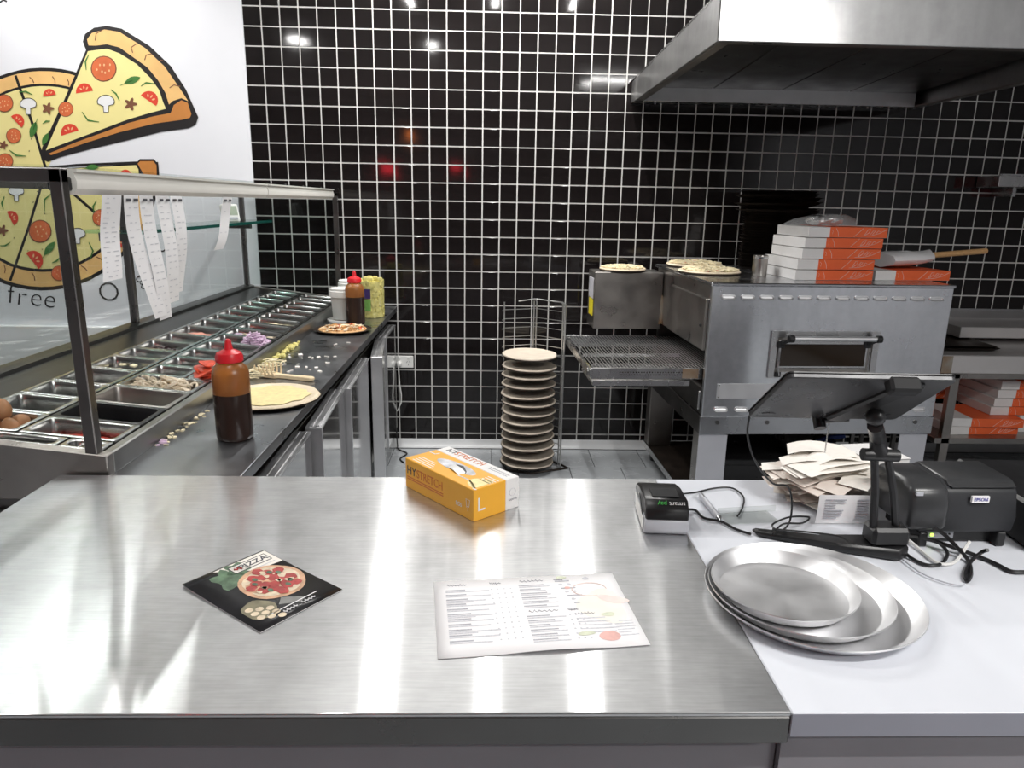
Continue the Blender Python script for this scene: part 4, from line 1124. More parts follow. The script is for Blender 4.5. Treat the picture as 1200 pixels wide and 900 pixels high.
MB().box(-.040, -.009, .104, -.028, -.004, .110).build('sensor_window', 'grey_plastic', t)
MB().box(.005, .018, .008, .06, .02, .026).build('connector_panel', 'grey_plastic', t)
MB().box(.016, .0165, .013, .021, .0185, .018).build('power_led', 'led', t)
for x in (.045, .052): MB().cyl((x, .019, .017), (x, .0165, .017), .002, 8).build('socket', 'black_plastic', t)
for x in (-.008, .14): MB().box(x-.008, .0, 0, x+.008, .03, .028).build('foot', 'black_plastic', t, bevel=.002)
# black cash box at right
t = thing('cash_drawer', 'matt black metal box beside the receipt printer', 'box', (2.48, -3.02, CT), R(-4))
MB().box(-.13, -.12, 0, .16, .16, .085).build('case', 'black_plastic', t, bevel=.006)
MB().box(-.125, -.124, .012, .155, -.12, .075).build('drawer_front', 'printer_plastic', t, bevel=.002)
MB().cyl((.015, -.130, .045), (.015, -.124, .045), .009, 14).build('lock', 'steel', t, smooth=True)
# white carton behind
t = thing('till_roll_carton', 'small white carton standing behind the receipt pile', 'carton', (2.175, -2.86, CT), R(8))
MB().box(-.045, -.05, 0, .05, .05, .10).build('carton_body', 'box_white', t, bevel=.001)
for s in (-1, 1): MB().box(-.045, .002*s-.025+.025*s, .1, .05, .025*s+.024, .1012).build('flap', 'box_white', t)
MB().box(-.02, -.0506, .04, .03, -.05, .07).build('label_panel', 'ink_pale', t)

# pile of used receipts on a spike
t = thing('receipt_spike', 'metal spike with a round foot under the pile of used receipts', 'spike', (2.06, -2.885, CT))
MB().lathe([(.001, 0), (.045, 0), (.045, .003), (.004, .0035)], 24).build('foot', 'steel', t, smooth=40)
MB().cyl((0, 0, .003), (0, 0, .175), .0014, 8).build('spike', 'steel', t)
rnd = random.Random(12)
NR = 64
for i in range(NR):
    k = i/(NR-1)
    zc = .004+.100*k
    ln = rnd.uniform(.09, .15); wd = .057 if i % 3 else .078
    a = PI+rnd.gauss(0, .30)
    amp = rnd.uniform(.001, .005); ph = rnd.random()*6
    x0 = rnd.uniform(.0, .065)+.02*math.sin(k*9); y0 = rnd.uniform(-.03, .025)
    pts = []
    for j in range(7):
        s_ = j/6
        pts.append(Vector((x0+ln*s_*math.cos(a), y0+ln*s_*math.sin(a), zc+amp*math.sin(4*s_+ph)-.05*max(0, s_-.45)**2*k)))
    wv = Vector((-math.sin(a), math.cos(a), rnd.uniform(-.05, .05)))*wd/2
    m = MB(); m.ribbon(pts, wv)
    mt_ = 'paper_cream' if k > .74 else ('paper_warm' if rnd.random() < .8 else 'paper_cream')
    o = m.build('used_receipt', mt_, smooth=True, loc=(2.082, -2.885, CT))
    lo = min(v.co.z for v in o.data.vertices)
    if lo < .0035: o.location.z += .0035-lo
    tag(o, 'crumpled used receipt in the pile on the spike', 'receipt', 'used receipts on the spike')
# printed receipt at the front of the pile
a, b = hit(958, 574, y=-3.0), hit(1018, 605, y=-3.0)
t = thing('printed_receipt', 'white printed receipt hanging over the front of the receipt pile', 'receipt', (a.x, -3.0, CT))
wq = b.x-a.x; m = MB(); n = 8; hz = .062
P = [(.0, -.006*math.sin(PI*i/n*.5)-.012*(1-i/n), hz*(1-i/n)) for i in range(n+1)]
m.add([(x, y, z+.002) for x, y, z in P]+[(wq, y+.004, z) for x, y, z in P], [(i, i+1, n+2+i, n+1+i) for i in range(n)]).build('paper', 'paper', t, smooth=True)
m = MB(); rnd = random.Random(2)
for i in range(8):
    z = hz*(.85-.09*i); s_ = 1-z/hz; y = -.006*math.sin(PI*s_*.5)-.012*(1-s_)
    m.box(wq*.12, y-.0012, z, wq*(.3+.2*rnd.random()), y-.0004, z+.0022); m.box(wq*.72, y-.0002, z, wq*.92, y+.0006, z+.0022)
m.build('printed_lines', 'ink_soft', t, kind='stuff')

# pen, clear plastic holder
a, b = hit(822, 580, z=CT+.01), hit(842, 606, z=CT+.008)
t = thing('pen', 'silver grey pen lying beside the clear plastic stand', 'pen', (b.x, b.y, CT))
d = a-b; d.z = .0
MB().tube([Vector((0, 0, .007)), d*.12+Vector((0, 0, .007)), d+Vector((0, 0, .008))], .0065, 12).build('barrel', 'grey_plastic', t, smooth=True)
MB().tube([d*.8+Vector((0, 0, .0125)), d*1.03+Vector((0, 0, .0125))], .0022, 6).build('clip', 'steel', t)
MB().tube([Vector((0, 0, .007)), -d*.10+Vector((0, 0, .006))], .006, 12, .001).build('tip', 'steel', t, smooth=True)
t = thing('acrylic_stand', 'clear acrylic card stand lying flat beside the pen', 'card stand', (hit(875, 607, z=CT).x, hit(875, 607, z=CT).y, CT), R(8))
MB().box(-.05, -.026, .0005, .055, .024, .0025).build('plate', 'clear_plastic', t)
MB().box(-.05, .024, .0, .075, .027, .012).build('upright', 'clear_plastic', t)

# cables on the counter
def cable(name, lab, pts, r, mt_='black_plastic', cat='cable'):
    P = [Vector(p) for p in pts]
    Q = []
    for i in range(len(P)-1):
        p0, p1, p2, p3 = P[max(i-1, 0)], P[i], P[i+1], P[min(i+2, len(P)-1)]
        for k in range(6):
            s = k/6
            Q.append(.5*((2*p1)+(p2-p0)*s+(2*p0-5*p1+4*p2-p3)*s*s+(3*p1-p0-3*p2+p3)*s**3))
    Q.append(P[-1])
    o = MB().tube(Q, r, 6).build(name, mt_, smooth=True)
    return tag(o, lab, cat)
def cp(px, py, up=0): v = hit(px, py, z=CT+.0035+up); return v
cable('terminal_cable', 'black cable looping from the card terminal past the pen', [cp(796, 579, .02), cp(815, 577), cp(838, 572), cp(858, 572), cp(871, 582), cp(870, 595), cp(864, 605)], .0019)
cable('terminal_cable', 'black cable running from the card terminal to the foot of the tablet stand', [cp(805, 597, .005), cp(815, 598), cp(825, 607), cp(845, 611), cp(862, 620), cp(880, 626)], .0025)
cable('tablet_cable', 'thin black cable hanging from the tablet corner and coiled on the stand foot',
      [SB+tb[3]+Vector((.004, .0, -.004)), hit(876, 510, y=-3.13), hit(885, 540, y=-3.11), hit(905, 566, y=-3.06), hit(923, 570, y=-3.03), hit(928, 590, y=-3.02), cp(925, 612, .006), cp(915, 622, .02), cp(905, 615, .022), cp(925, 606, .01), cp(948, 606, .004), cp(940, 613, .004), cp(918, 614, .02), cp(905, 626, .03)], .0019)
cable('stand_cable', 'thin black cable lying along the foot of the tablet stand', [cp(905, 620, .03), cp(930, 622, .03), cp(960, 625, .03), cp(985, 629, .03), cp(998, 637, .03)], .0017)
def c2(zx, zy, up=0): return cp(1010+zx/5.63, 530+zy/5.63, up)
cable('printer_cable', 'thick black cable arching in front of the receipt printer', [c2(250, 480, .02), c2(330, 462, .03), c2(430, 478, .04), c2(540, 540, .03), c2(640, 640, .012), c2(705, 720), c2(720, 800), c2(695, 850), c2(680, 800), c2(720, 720), c2(790, 660, .01), c2(830, 645, .02)], .0034)
cable('printer_cable', 'black cable looping from the stand hinge to the printer plug', [c2(270, 650, .005), c2(330, 700), c2(420, 742), c2(510, 742), c2(555, 700), c2(560, 650, .005), c2(500, 590, .012)], .0030)
cable('printer_cable', 'black cable trailing away across the counter from the printer', [c2(270, 540, .015), c2(440, 575, .012), c2(640, 640, .006), c2(800, 700), c2(900, 745), c2(990, 788), c2(1100, 790)], .0036)
cable('data_cable', 'white network cable running under the receipt printer', [c2(120, 545, .01), c2(200, 545, .006), c2(290, 570, .004), c2(380, 640), c2(470, 715), c2(540, 740), c2(620, 720), c2(690, 620, .01), c2(710, 590, .015)], .0030, 'white_cable')
cable('thin_wire', 'thin grey wire curving over the white counter below the printer', [c2(260, 700), c2(380, 790), c2(520, 850), c2(640, 878), c2(680, 870)], .0012, 'grey_plastic')

# ------------------------------------------------------------------ conveyor oven
OV = Vector((2.326, -1.15, 0))
ROT = R(2.2)
ov = thing('conveyor_oven', 'large stainless conveyor pizza oven on a steel stand', 'oven', OV, ROT)
OW, OD, OZ0, OZ1 = 1.105, .98, .548, 1.160
def ob(x0, y0, z0, x1, y1, z1, name, mt_, parent=ov, bevel=.004): return MB().box(x0, y0, z0, x1, y1, z1).build(name, mt_, parent, bevel=bevel)
fp = MB().box(0, 0, OZ0, OW, .03, OZ1-.012).build('front_panel', 'steel_face', ov, bevel=.004, uv=lambda p: (p.z, p.x))
ob(-.006, -.006, OZ1-.014, OW+.006, OD, OZ1, 'top_panel', 'steel_oven')
ob(.004, .03, .845, .03, OD-.05, OZ1-.014, 'side_panel', 'steel_worn')
ob(-.012, .035, .85, .004, OD*.62, 1.085, 'side_cover', 'steel_worn')
MB().ball((-.014, .075, .96), .008, 8, 5).build('cover_knob', 'black_plastic', ov)
ob(.004, .03, OZ0, .03, OD, .675, 'side_panel', 'steel_dark')
ob(-.008, .04, .57, .004, .055, .66, 'hinge_strip', 'steel')
ob(OW-.03, .03, OZ0, OW, OD, OZ1-.014, 'side_panel', 'steel_worn')
ob(.03, OD-.03, OZ0, OW-.03, OD, OZ1-.014, 'back_panel', 'steel_dark')
ob(.03, .03, OZ0, OW-.03, OD-.03, OZ0+.02, 'floor_panel', 'black_iron')
ob(.03, .03, .86, .05, OD-.03, OZ1-.02, 'inner_wall', 'black_iron')
# slots
slot = MB().prism(rrect(.062, .018, .009, 5), -.004, .0, Matrix.Rotation(R(90), 4, 'X'))
def slot_at(x, z, first=[None]):
    if first[0] is None:
        g = MB(); A = rrect(.064, .020, .010, 5); B = rrect(.052, .010, .005, 5)
        g.loft([[Vector((a, 0, b)) for a, b in A], [Vector((a, -.004-.010*max(0, -b)/.01, b)) for a, b in A], [Vector((a, -.0045-.010*max(0, -b)/.01, b)) for a, b in B], [Vector((a, -.001-.010*max(0, -b)/.01*.8, b*.9)) for a, b in B]])
        o = g.build('vent_louvre', 'aluminium', fp, smooth=40); first[0] = o
    else:
        o = coll(first[0].copy()); o.parent = fp
    o.location = (x, 0, z)
for i in range(12): slot_at(.075+.0865*i, 1.098)
for x in (.085, .180, .93, 1.025): slot_at(x, .585)
ob(.06, -.003, .635, .345, 0, .705, 'blank_plate', 'aluminium', fp, .0008)
for x, z in ((.068, .642), (.068, .698), (.337, .642), (.337, .698)): MB().cyl((x, -.005, z), (x, -.003, z), .003, 8).build('rivet', 'steel_dark', fp)
# inspection window
wx0, wx1, wz0, wz1 = .285, .785, .735, .950
wf = MB(); fw = .028
wf.box(wx0, -.012, wz0, wx1, 0, wz0+fw); wf.box(wx0, -.012, wz1-fw, wx1, 0, wz1); wf.box(wx0, -.012, wz0+fw, wx0+fw, 0, wz1-fw); wf.box(wx1-fw, -.012, wz0+fw, wx1, 0, wz1-fw)
win = wf.build('window_frame', 'steel', fp)
ob(wx0+fw, -.006, wz0+fw, wx1-fw, -.001, wz1-fw, 'window_backing', 'steel_worn', win, 0)
ob(wx0+.036, -.016, wz0+.045, wx1-.050, -.006, wz1-.042, 'window_door', 'steel', win, .003)
ob(wx0+.046, -.018, wz0+.056, wx1-.062, -.016, wz1-.058, 'window_glass', 'oven_glass', win, 0)
MB().cyl((wx0+.075, -.060, wz1-.026), (wx1-.04, -.060, wz1-.026), .011, 16).build('handle_bar', 'aluminium', win, smooth=True)
for x in (wx0+.068, wx1-.032):
    m = MB().cyl((x-.012, -.060, wz1-.026), (x+.012, -.060, wz1-.026), .017, 14); m.tube([(x, -.055, wz1-.03), (x-.022, -.02, wz1-.056)], .009, 8); m.box(x-.042, -.022, wz1-.075, x-.008, -.012, wz1-.045)
    m.build('handle_bracket', 'black_plastic', win, bevel=.002)
for x in (wx0+.040, wx1-.042): MB().tube([(x, -.02, wz1-.09), (x-.004, -.024, wz0+.06), (x+.008, -.022, wz0+.012)], .003, 6).build('hinge_rod', 'steel', win)
ob(wx0+.03, -.022, wz0+.006, wx0+.055, -.012, wz0+.03, 'latch', 'black_plastic', win, .002)
# stand
st = ob(-.004, .0, .462, OW+.004, .012, OZ0, 'stand_rail', 'steel_oven', ov, .003)
for x in (.075, .31, .56, .80, 1.02): MB().cyl((x, -.004, .522), (x, 0, .522), .010, 10).build('bolt', 'steel_dark', st)
ob(-.004, .012, .462, .008, OD, OZ0, 'stand_rail', 'steel_dark', ov, .003)
ob(OW-.008, .012, .462, OW+.004, OD, OZ0, 'stand_rail', 'steel_dark', ov, .003)
for x in (.0, OW-.14):
    for y in (.012, OD-.09):
        ob(x, y, .10, x+.135, y+.006, .462, 'leg', 'grey_plastic' if y < .1 else 'steel_worn', ov, .002)
        ob(x if x < .5 else x+.129, y+.006, .10, (x if x < .5 else x+.129)+.006, y+.085, .462, 'leg_flange', 'steel_worn', ov, .001)
ob(-.002, .0, .085, OW+.002, OD, .10, 'lower_shelf', 'black_iron', ov, .003)
ob(-.006, .0, .075, -.002, OD, .108, 'shelf_lip', 'steel', ov, 0)
for x in (.05, OW-.05):
    for y in (.06, OD-.06): MB().cyl((x, y, 0), (x, y, .085), .022, 10, .03).build('foot', 'black_plastic', ov, smooth=True)
# conveyor
bz = .762
cx0, cy0, cy1 = -.505, .075, .90
ob(cx0, cy0-.012, bz-.052, .01, cy0, bz, 'conveyor_rail', 'steel', ov, .002)
ob(cx0, cy1, bz-.052, .01, cy1+.012, bz, 'conveyor_rail', 'steel', ov, .002)
ob(cx0-.01, cy0-.016, bz-.045, cx0+.004, cy1+.016, bz-.004, 'conveyor_end', 'steel', ov, .003)
for y in (cy0+.01, cy1-.02): MB().cyl((cx0-.02, y, bz-.02), (cx0+.02, y, bz-.02), .016, 12).build('end_bolt', 'steel_dark', ov, smooth=True)
m = MB()
n = 64
for i in range(n):
    x = cx0+.015+(.47+.55)*i/n
    m.tube([(x, cy0, bz-.006), (x, cy1, bz-.006)], .0024, 4)
for j in range(26):
    y = cy0+.012+(cy1-cy0-.024)*j/25
    for i in range(n-1):
        x = cx0+.015+(.47+.55)*i/n; dx = 1.02/n
        m.add([(x, y-.0014, bz-.003), (x+dx, y-.0014, bz-.003), (x+dx, y+.0014, bz-.003), (x, y+.0014, bz-.003)], [(0, 1, 2, 3)])
m.build('wire_belt', 'wire', ov, kind='stuff')
for k in range(3): ob(cx0+.02, cy0+.12+.26*k, bz-.030, .02, cy0+.13+.26*k, bz-.014, 'belt_support', 'steel', ov, 0)
m = MB()
for i in range(24):
    for j in range(2): m.cyl((cx0+.13+.0125*i+.006*j, cy0-.0125, bz-.020-.012*j), (cx0+.13+.0125*i+.006*j, cy0-.0118, bz-.020-.012*j), .0032, 6)
m.build('rail_perforations', 'black_iron', ov, kind='stuff')
ob(cx0+.005, cy0-.018, bz-.082, -.05, cy0+.3, bz-.070, 'crumb_tray', 'steel', ov, .002)
ob(cx0+.005, cy0-.020, bz-.082, -.05, cy0-.016, bz-.058, 'crumb_tray_lip', 'steel', ov, .001)
ob(cx0+.42, cy0-.0128, bz-.048, -.01, cy0-.0118, bz-.004, 'burn_stain', 'rust', ov, 0)
# control box at the back left of the oven
cb = ob(-.378, .79, .818, .0, .99, 1.128, 'control_box', 'steel_worn', ov, .004)
ob(-.381, .82, .885, -.378, .93, .975, 'warning_label', 'label_yellow', cb, 0)
ob(-.381, .82, .98, -.378, .95, 1.09, 'data_label', 'ink_pale', cb, 0)
MB().prism([(-.014, .845), (.004, .85), (.004, .99), (-.004, 1.01), (-.010, .96), (-.006, .91)], -.789, -.784, Matrix.Rotation(R(90), 4, 'X')).build('rust_streak', 'rust', cb)

# ------------------------------------------------------------------ things on the oven
OVT = OZ1+.0005
def raw_pizza(x, y, z, r, lab, seed, mt_crust='dough'):
    t = thing('pizza', lab, 'pizza', (x, y, z), seed)
    MB().lathe([(.001, 0), (r*.97, 0), (r*1.0, .003), (r*.97, .005), (.001, .005)], 32).build('black_pan', 'black_iron', t, smooth=40)
    pizza_disc(t, r*.98, .005, mt_crust, th=.011)
    top_bits(t, r*.84, .018, (('mozz', 'grated_cheese', 260, .010, 's'), ('mozz', 'cheese_crumbs', 170, .012, 'c'), ('green_food', 'herb_pieces', 14, .006, 'c'), ('pepperoni', 'meat_pieces', 16, .008, 'c')), seed)
raw_pizza(2.44, -.70, OVT, .155, 'uncooked cheese-topped pizza at the front edge of the oven top', 3)
raw_pizza(2.475, -.30, OVT, .155, 'uncooked cheese-topped pizza at the back of the oven top', 5)
raw_pizza(2.085, -.27, 1.1285, .130, 'uncooked cheese-topped pizza on the control box', 6)
# stack of black pizza pans
pn = thing('pizza_pan', '', 'pan')
MB().lathe([(.001, 0), (.160, 0), (.176, .010), (.180, .0105), (.174, .007), (.158, .0025), (.001, .0025)], 32).build('pan_body', 'black_iron', pn, smooth=40)
rnd = random.Random(31)
zz = OVT
for i in range(44):
    t = pn if i == 0 else copy_tree(pn)
    k = 1 if i < 33 else 1+.10*math.sin(i*1.9)+.12
    t.scale = (k, k, 1)
    t.location = (2.885+rnd.uniform(-.006, .006)+(0 if i < 33 else rnd.uniform(-.02, .03)), -.36+rnd.uniform(-.006, .006), zz)
    zz += .0088 if i < 33 else .0105
    big = i >= 33
    tag(t, 'black pizza pan in the %s of the tall stack on the oven' % ('wider uneven top' if big else 'even lower part'), 'pan', 'wide black pans topping the stack' if big else 'black pans stacked on the oven')
# shaker
p = hit(888, 326, z=OVT)
t = thing('shaker', 'small steel shaker can beside the stack of pizza boxes', 'shaker', (2.655, -.80, OVT))
MB().lathe([(.001, 0), (.034, 0), (.035, .004), (.035, .094), (.034, .098), (.03, .1), (.001, .1)], 24).build('can', 'steel_worn', t, smooth=40)
MB().lathe([(.0355, .082), (.0365, .083), (.0365, .092), (.0355, .093)], 24, cap0=False, cap1=False).build('rim_band', 'steel', t, smooth=40)
# pizza boxes
def make_box(name, lab, loc, rz, wd=.375, dp=.33, h=.047, split=.27, grp=None):
    t = thing(name, lab, 'pizza box', loc, rz, grp)
    sx = wd*split
    MB().box(0, 0, 0, wd, dp, h*.94).build('carton', 'box_white', t, bevel=.001)
    MB().box(sx, -.0012, .001, wd, 0, h*.98).build('front_flap', 'box_orange', t)
    MB().box(sx, -.001, h*.94, wd, dp, h*.97).build('lid_print', 'box_orange', t)
    MB().box(0, -.001, h*.94, sx, dp, h*.97).build('lid_panel', 'box_white', t)
    m = MB(); y = -.0016
    def ln(pts, r=.0009): m.tube([Vector((sx+(wd-sx)*a, y, h*b)) for a, b in pts], r, 3)
    ln([(.10, .9), (.14, .5), (.15, .1)]); ln([(.02, .75), (.05, .6), (.04, .3)], .0006)
    ln([(.42, .1), (.52, .6), (.58, .95)]); ln([(.60, .25), (.66, .8), (.70, .85), (.68, .5), (.61, .25)]); ln([(.70, .3), (.76, .75), (.79, .7), (.74, .35)])
    ln([(.55, .18), (.72, .22), (.86, .45), (.98, .8)]); ln([(.80, .4), (.84, .7), (.87, .6)])
    m.build('script_print', 'box_white', t, kind='stuff')
    return t
bc = hit(929, 331, z=OVT)
for i in range(5):
    lab = ('bottom pizza box of the five stacked on the oven', 'second pizza box from the bottom of the stack on the oven', 'middle pizza box of the five stacked on the oven', 'pizza box just under the topmost one of the stack on the oven', 'topmost pizza box of the stack on the oven, under a bag')[i]
    make_box('pizza_box', 'orange and white '+lab, (2.755+.006*i+(0, .0, .012, .015, .022)[i], -.985+.004*i, OVT+.0485*i), R((4, 5, 3, 4, 3)[i]), grp='pizza boxes on the oven')
make_box('pizza_box', 'orange and white pizza box overhanging the oven edge, under the paper-wrapped peel', (3.150, -.945, OVT), R(5), grp='pizza boxes on the oven')
make_box('pizza_box', 'orange and white pizza box set back behind the paper-wrapped peel', (3.15, -.585, OVT), R(3), h=.068, dp=.25, grp='pizza boxes on the oven')
# foil parcel in clear bag
t = thing('foil_parcel', 'foil parcels in a clear plastic bag lying on the topmost pizza box', 'parcel', (2.925, -.83, OVT+.0485*5))
m = MB(); rnd = random.Random(4)
for c_, s_ in (((-.03, 0, .026), (.055, .05, .026)), ((.05, .01, .027), (.05, .045, .027))):
    b = len(m.v); m.ball(c_, 1, 14, 8, s_)
    for i in range(b, len(m.v)):
        v = m.v[i]; k = 1+rnd.uniform(-.10, .10); m.v[i] = (c_[0]+(v[0]-c_[0])*k, c_[1]+(v[1]-c_[1])*k, max(.001, v[2]))
m.build('foil_ball', 'foil', t)
m = MB(); loops = []
for u, hw_, hh in ((-.17, .05, .012), (-.13, .06, .030), (-.08, .07, .042), (-.02, .072, .050), (.05, .072, .054), (.10, .065, .050), (.135, .05, .036), (.15, .04, .018)):
    loops.append([Vector((u+rnd.uniform(-.006, .006), hw_*math.cos(PI*i/8), max(.0006, hh*math.sin(PI*i/8)+rnd.uniform(-.004, .004)))) for i in range(9)])
m.loft(loops, True, True, False).build('plastic_bag', 'bag_film', t, smooth=True)
# peel wrapped in white paper
a, b = hit(1034, 308, y=-.80), hit(1155, 294, y=-.62)
zb = OVT+.0485
t = thing('pizza_peel', 'wooden-handled peel wrapped in white paper, lying on a pizza box on the oven', 'peel', (3.275, -.79, zb))
d = Vector((b.x-3.275, b.y+.79, b.z-zb))
M = Matrix.Rotation(math.atan2(d.y, d.x), 4, 'Z') @ Matrix.Rotation(-math.atan2(d.z-.045, math.hypot(d.x, d.y)), 4, 'Y')
LL = d.length
m = MB(); rows = []
for u, w_, z0 in ((-.03, .090, .022), (.04, .105, .022), (.12, .105, .018), (.20, .095, .020), (.245, .055, .024), (.265, .02, .026)):
    rows.append([M @ Vector((u, w_*math.cos(2*PI*k/12), .018+z0+(.034 if u < .2 else .026)*math.sin(2*PI*k/12)*(1+.12*math.sin(k*3+u*40)))) for k in range(12)])
m.loft(rows).build('paper_wrap', 'paper', t, smooth=50)
MB().tube([M @ Vector((.24, 0, .042)), M @ Vector((LL*.7, 0, .043)), M @ Vector((LL*.97, 0, .044)), M @ Vector((LL, 0, .044))], .014, 12).build('handle', 'wood_handle', t, smooth=True)

# ------------------------------------------------------------------ under the oven
t = thing('storage_crate', 'black plastic crate on the shelf under the oven', 'crate', (2.80, -.75, .10))
MB().box(-.30, -.22, 0, .22, .25, .17).build('tub_body', 'black_plastic', t, bevel=.01)
MB().box(-.31, -.23, .15, .23, .26, .18).build('rim', 'black_plastic', t, bevel=.004)
t = thing('mixing_bowl', 'steel mixing bowl on the crate under the oven', 'bowl', (2.93, -.90, .2805))
MB().lathe([(.05, 0), (.06, .001), (.11, .04), (.14, .085), (.145, .086), (.138, .083), (.105, .042), (.055, .004), (.001, .003)], 32).build('bowl_body', 'steel', t, smooth=40)
t = thing('blue_scoop', 'dark blue plastic scoop in the bowl under the oven', 'scoop', (3.0, -.88, .345))
MB().tube([(0, 0, 0), (.06, 0, .02), (.14, 0, .03)], .012, 8).build('handle', 'blue_plastic', t, smooth=True)

# ------------------------------------------------------------------ exhaust hood
HX0, HX1, HY0, HZ = 2.128, 3.735, -1.62, 2.035
hd = thing('exhaust_hood', 'stainless steel exhaust hood canopy over the oven', 'exhaust hood', ((HX0+HX1)/2, HY0/2, HZ))
T = Matrix.Translation((-(HX0+HX1)/2, -HY0/2, -HZ))
zb_, zf = HZ+.11, HZ+.155
MB().box(HX0, HY0, HZ, HX1, HY0+.012, zf).build('front_face', 'steel_canopy', hd, M=T, bevel=.002, uv=lambda p: (p.z, p.x))
for x in (HX0, HX1-.012):
    m = MB(); m.loft([[Vector((xx, y, z)) for y, z in ((HY0+.012, HZ), (-.004, HZ), (-.004, zb_), (HY0+.012, zf))] for xx in (x, x+.012)])
    m.build('side_face', 'steel_canopy', hd, M=T, bevel=.002, uv=lambda p: (p.z, p.y))
m = MB(); m.loft([[Vector((x, y, z)) for y, z in ((HY0, zf), (-.004, zb_), (-.004, zb_+.01), (HY0, zf+.01))] for x in (HX0, HX1)])
m.build('top_sheet', 'steel_hood', hd, M=T)
# gutters round the lower rim and the inner liner
MB().box(HX0+.012, -.10, HZ, HX1-.012, -.004, HZ+.006).build('gutter', 'steel', hd, M=T)
MB().box(HX0+.05, -.105, HZ, HX1-.05, -.10, HZ+.075).build('gutter_lip', 'aluminium', hd, M=T, bevel=.001)
MB().box(HX0+.012, HY0+.012, HZ, HX1-.012, HY0+.05, HZ+.006).build('gutter', 'steel_worn', hd, M=T)
for x0, x1 in ((HX0+.012, HX0+.05), (HX1-.05, HX1-.012)): MB().box(x0, HY0+.05, HZ, x1, -.10, HZ+.006).build('gutter', 'steel_worn', hd, M=T)
nfil = 4
for i in range(nfil):
    x0 = HX0+.05+(HX1-HX0-.1)*i/nfil; x1 = HX0+.05+(HX1-HX0-.1)*(i+1)/nfil
    m = MB(); m.loft([[Vector((x, y, z)) for y, z in ((HY0+.05, HZ+.13), (-.10, HZ+.07), (-.10, HZ+.085), (HY0+.05, HZ+.145))] for x in (x0+.003, x1-.003)])
    f_ = m.build('liner_panel', 'steel_dark', hd, M=T, bevel=.003)
for x in (HX0+.12, HX1-.30):
    MB().cyl((x, -.08, HZ-.012), (x, -.08, HZ), .006, 8).build('drain_plug', 'steel', hd, M=T)
m = MB(); m.loft([[Vector((x, y, z)) for x, y in ((HX0+.75-k*.1, HY0+.6-k*.1), (HX1-.3+k*.1, HY0+.6-k*.1), (HX1-.3+k*.1, -.01), (HX0+.75-k*.1, -.01))] for k, z in ((1, zf), (0, CEIL-.001))])
m.build('duct_cover', 'steel_hood', hd, M=T)

# ------------------------------------------------------------------ right bench, overshelf, wall shelf
BX0, BX1, BY = 3.70, 4.95, -.72
t = thing('steel_bench', 'stainless bench with a lower shelf of pizza boxes, beside the oven', 'bench', (BX0, BY, 0))
MB().box(-.02, 0, .665, BX1-BX0, .70, .762).build('top', 'bench_steel', t, bevel=.004)
MB().box(-.02, -.002, .668, .035, 0, .758).build('rust_patch', 'rust', t)
MB().box(.0, .0, .640, BX1-BX0, .03, .665).build('frame_rail', 'steel_worn', t)
for x in (.045, BX1-BX0-.04):
    for y in (.0, .64): MB().box(x, y, 0, x+.045, y+.035, .665).build('leg', 'steel_worn', t, bevel=.002)
MB().box(.01, .0, .285, BX1-BX0, .66, .315).build('lower_shelf', 'steel_worn', t, bevel=.002)
t2 = thing('steel_overshelf', 'stainless shelf along the tiled wall above the bench of black pans', 'shelf', (3.99, -.36, .79))
MB().box(0, 0, 0, 1.0, .352, .062).build('shelf_plate', 'bench_steel', t2, bevel=.003)
MB().box(0, .344, .062, 1.0, .352, .12).build('upstand', 'steel_mirror', t2)
for x in (.12, .85): MB().box(x, .25, -.028, x+.03, .352, 0).build('bracket', 'steel_dark', t2)
p = hit(1172, 205, y=-.20)
t = thing('wall_shelf', 'narrow stainless shelf fixed high on the tiled wall', 'shelf', (4.17, -.20, 1.615))
MB().box(0, 0, 0, .75, .195, .062).build('shelf_plate', 'steel', t, bevel=.003)
MB().box(.0, .0, .062, .75, .006, .070).build('front_lip', 'steel', t)
for x in (.1, .6): MB().box(x, .02, -.05, x+.02, .195, 0).build('bracket', 'steel', t)
# black baking trays on the bench
rnd = random.Random(6)
for i in range(3):
    zb = .7625+.006*i
    w_, d_ = .36, .40
    t = thing('baking_tray', 'flat black baking tray on the bench beside the oven, %s' % ('topmost of the pile' if i == 2 else 'lower in the pile'), 'tray', (3.87+rnd.uniform(-.02, .02), -.42+rnd.uniform(-.02, .02), zb), rnd.uniform(-.12, .12), 'black baking trays on the bench')
    m = MB(); lp = lambda ww, dd, z: [Vector((a, b, z)) for a, b in rrect(ww, dd, .02, 3)]
    m.loft([lp(w_*.9, d_*.9, 0), lp(w_, d_, .014), lp(w_*.985, d_*.985, .0145), lp(w_*.89, d_*.89, .002)])
    m.build('tray_body', 'black_iron', t, smooth=40)
# boxes on the lower shelf
SH = .3155
def shelf_box(x, y, k, rz, lab, **kw): make_box('pizza_box', lab, (x, y, SH+.0475*k), R(rz), grp='pizza boxes on the bench shelf', **kw)
pr_ = hit(1163, 470, y=-.60); pl = hit(1120, 470, y=-.42)
for i in range(2): shelf_box(3.83+.0*i, -.66, i, (2, -3)[i], 'orange and white pizza box in the front low pair on the bench shelf, %s' % ('lower one' if i == 0 else 'upper one'), dp=.30)
for i in range(2, 6): shelf_box(4.07+.012*(i-2), -.60, i, -1+i*.5, 'orange and white pizza box in the bench shelf stack farther from the oven')
for i in range(2): shelf_box(4.24, -.60, i, 1, 'pizza box at the foot of the bench shelf stack farther from the oven')
for i in range(2, 7): shelf_box(3.84-.004*i, -.262, i, 0, 'orange pizza box in the stack set back against the wall on the bench shelf', split=.04, dp=.24, wd=.30)
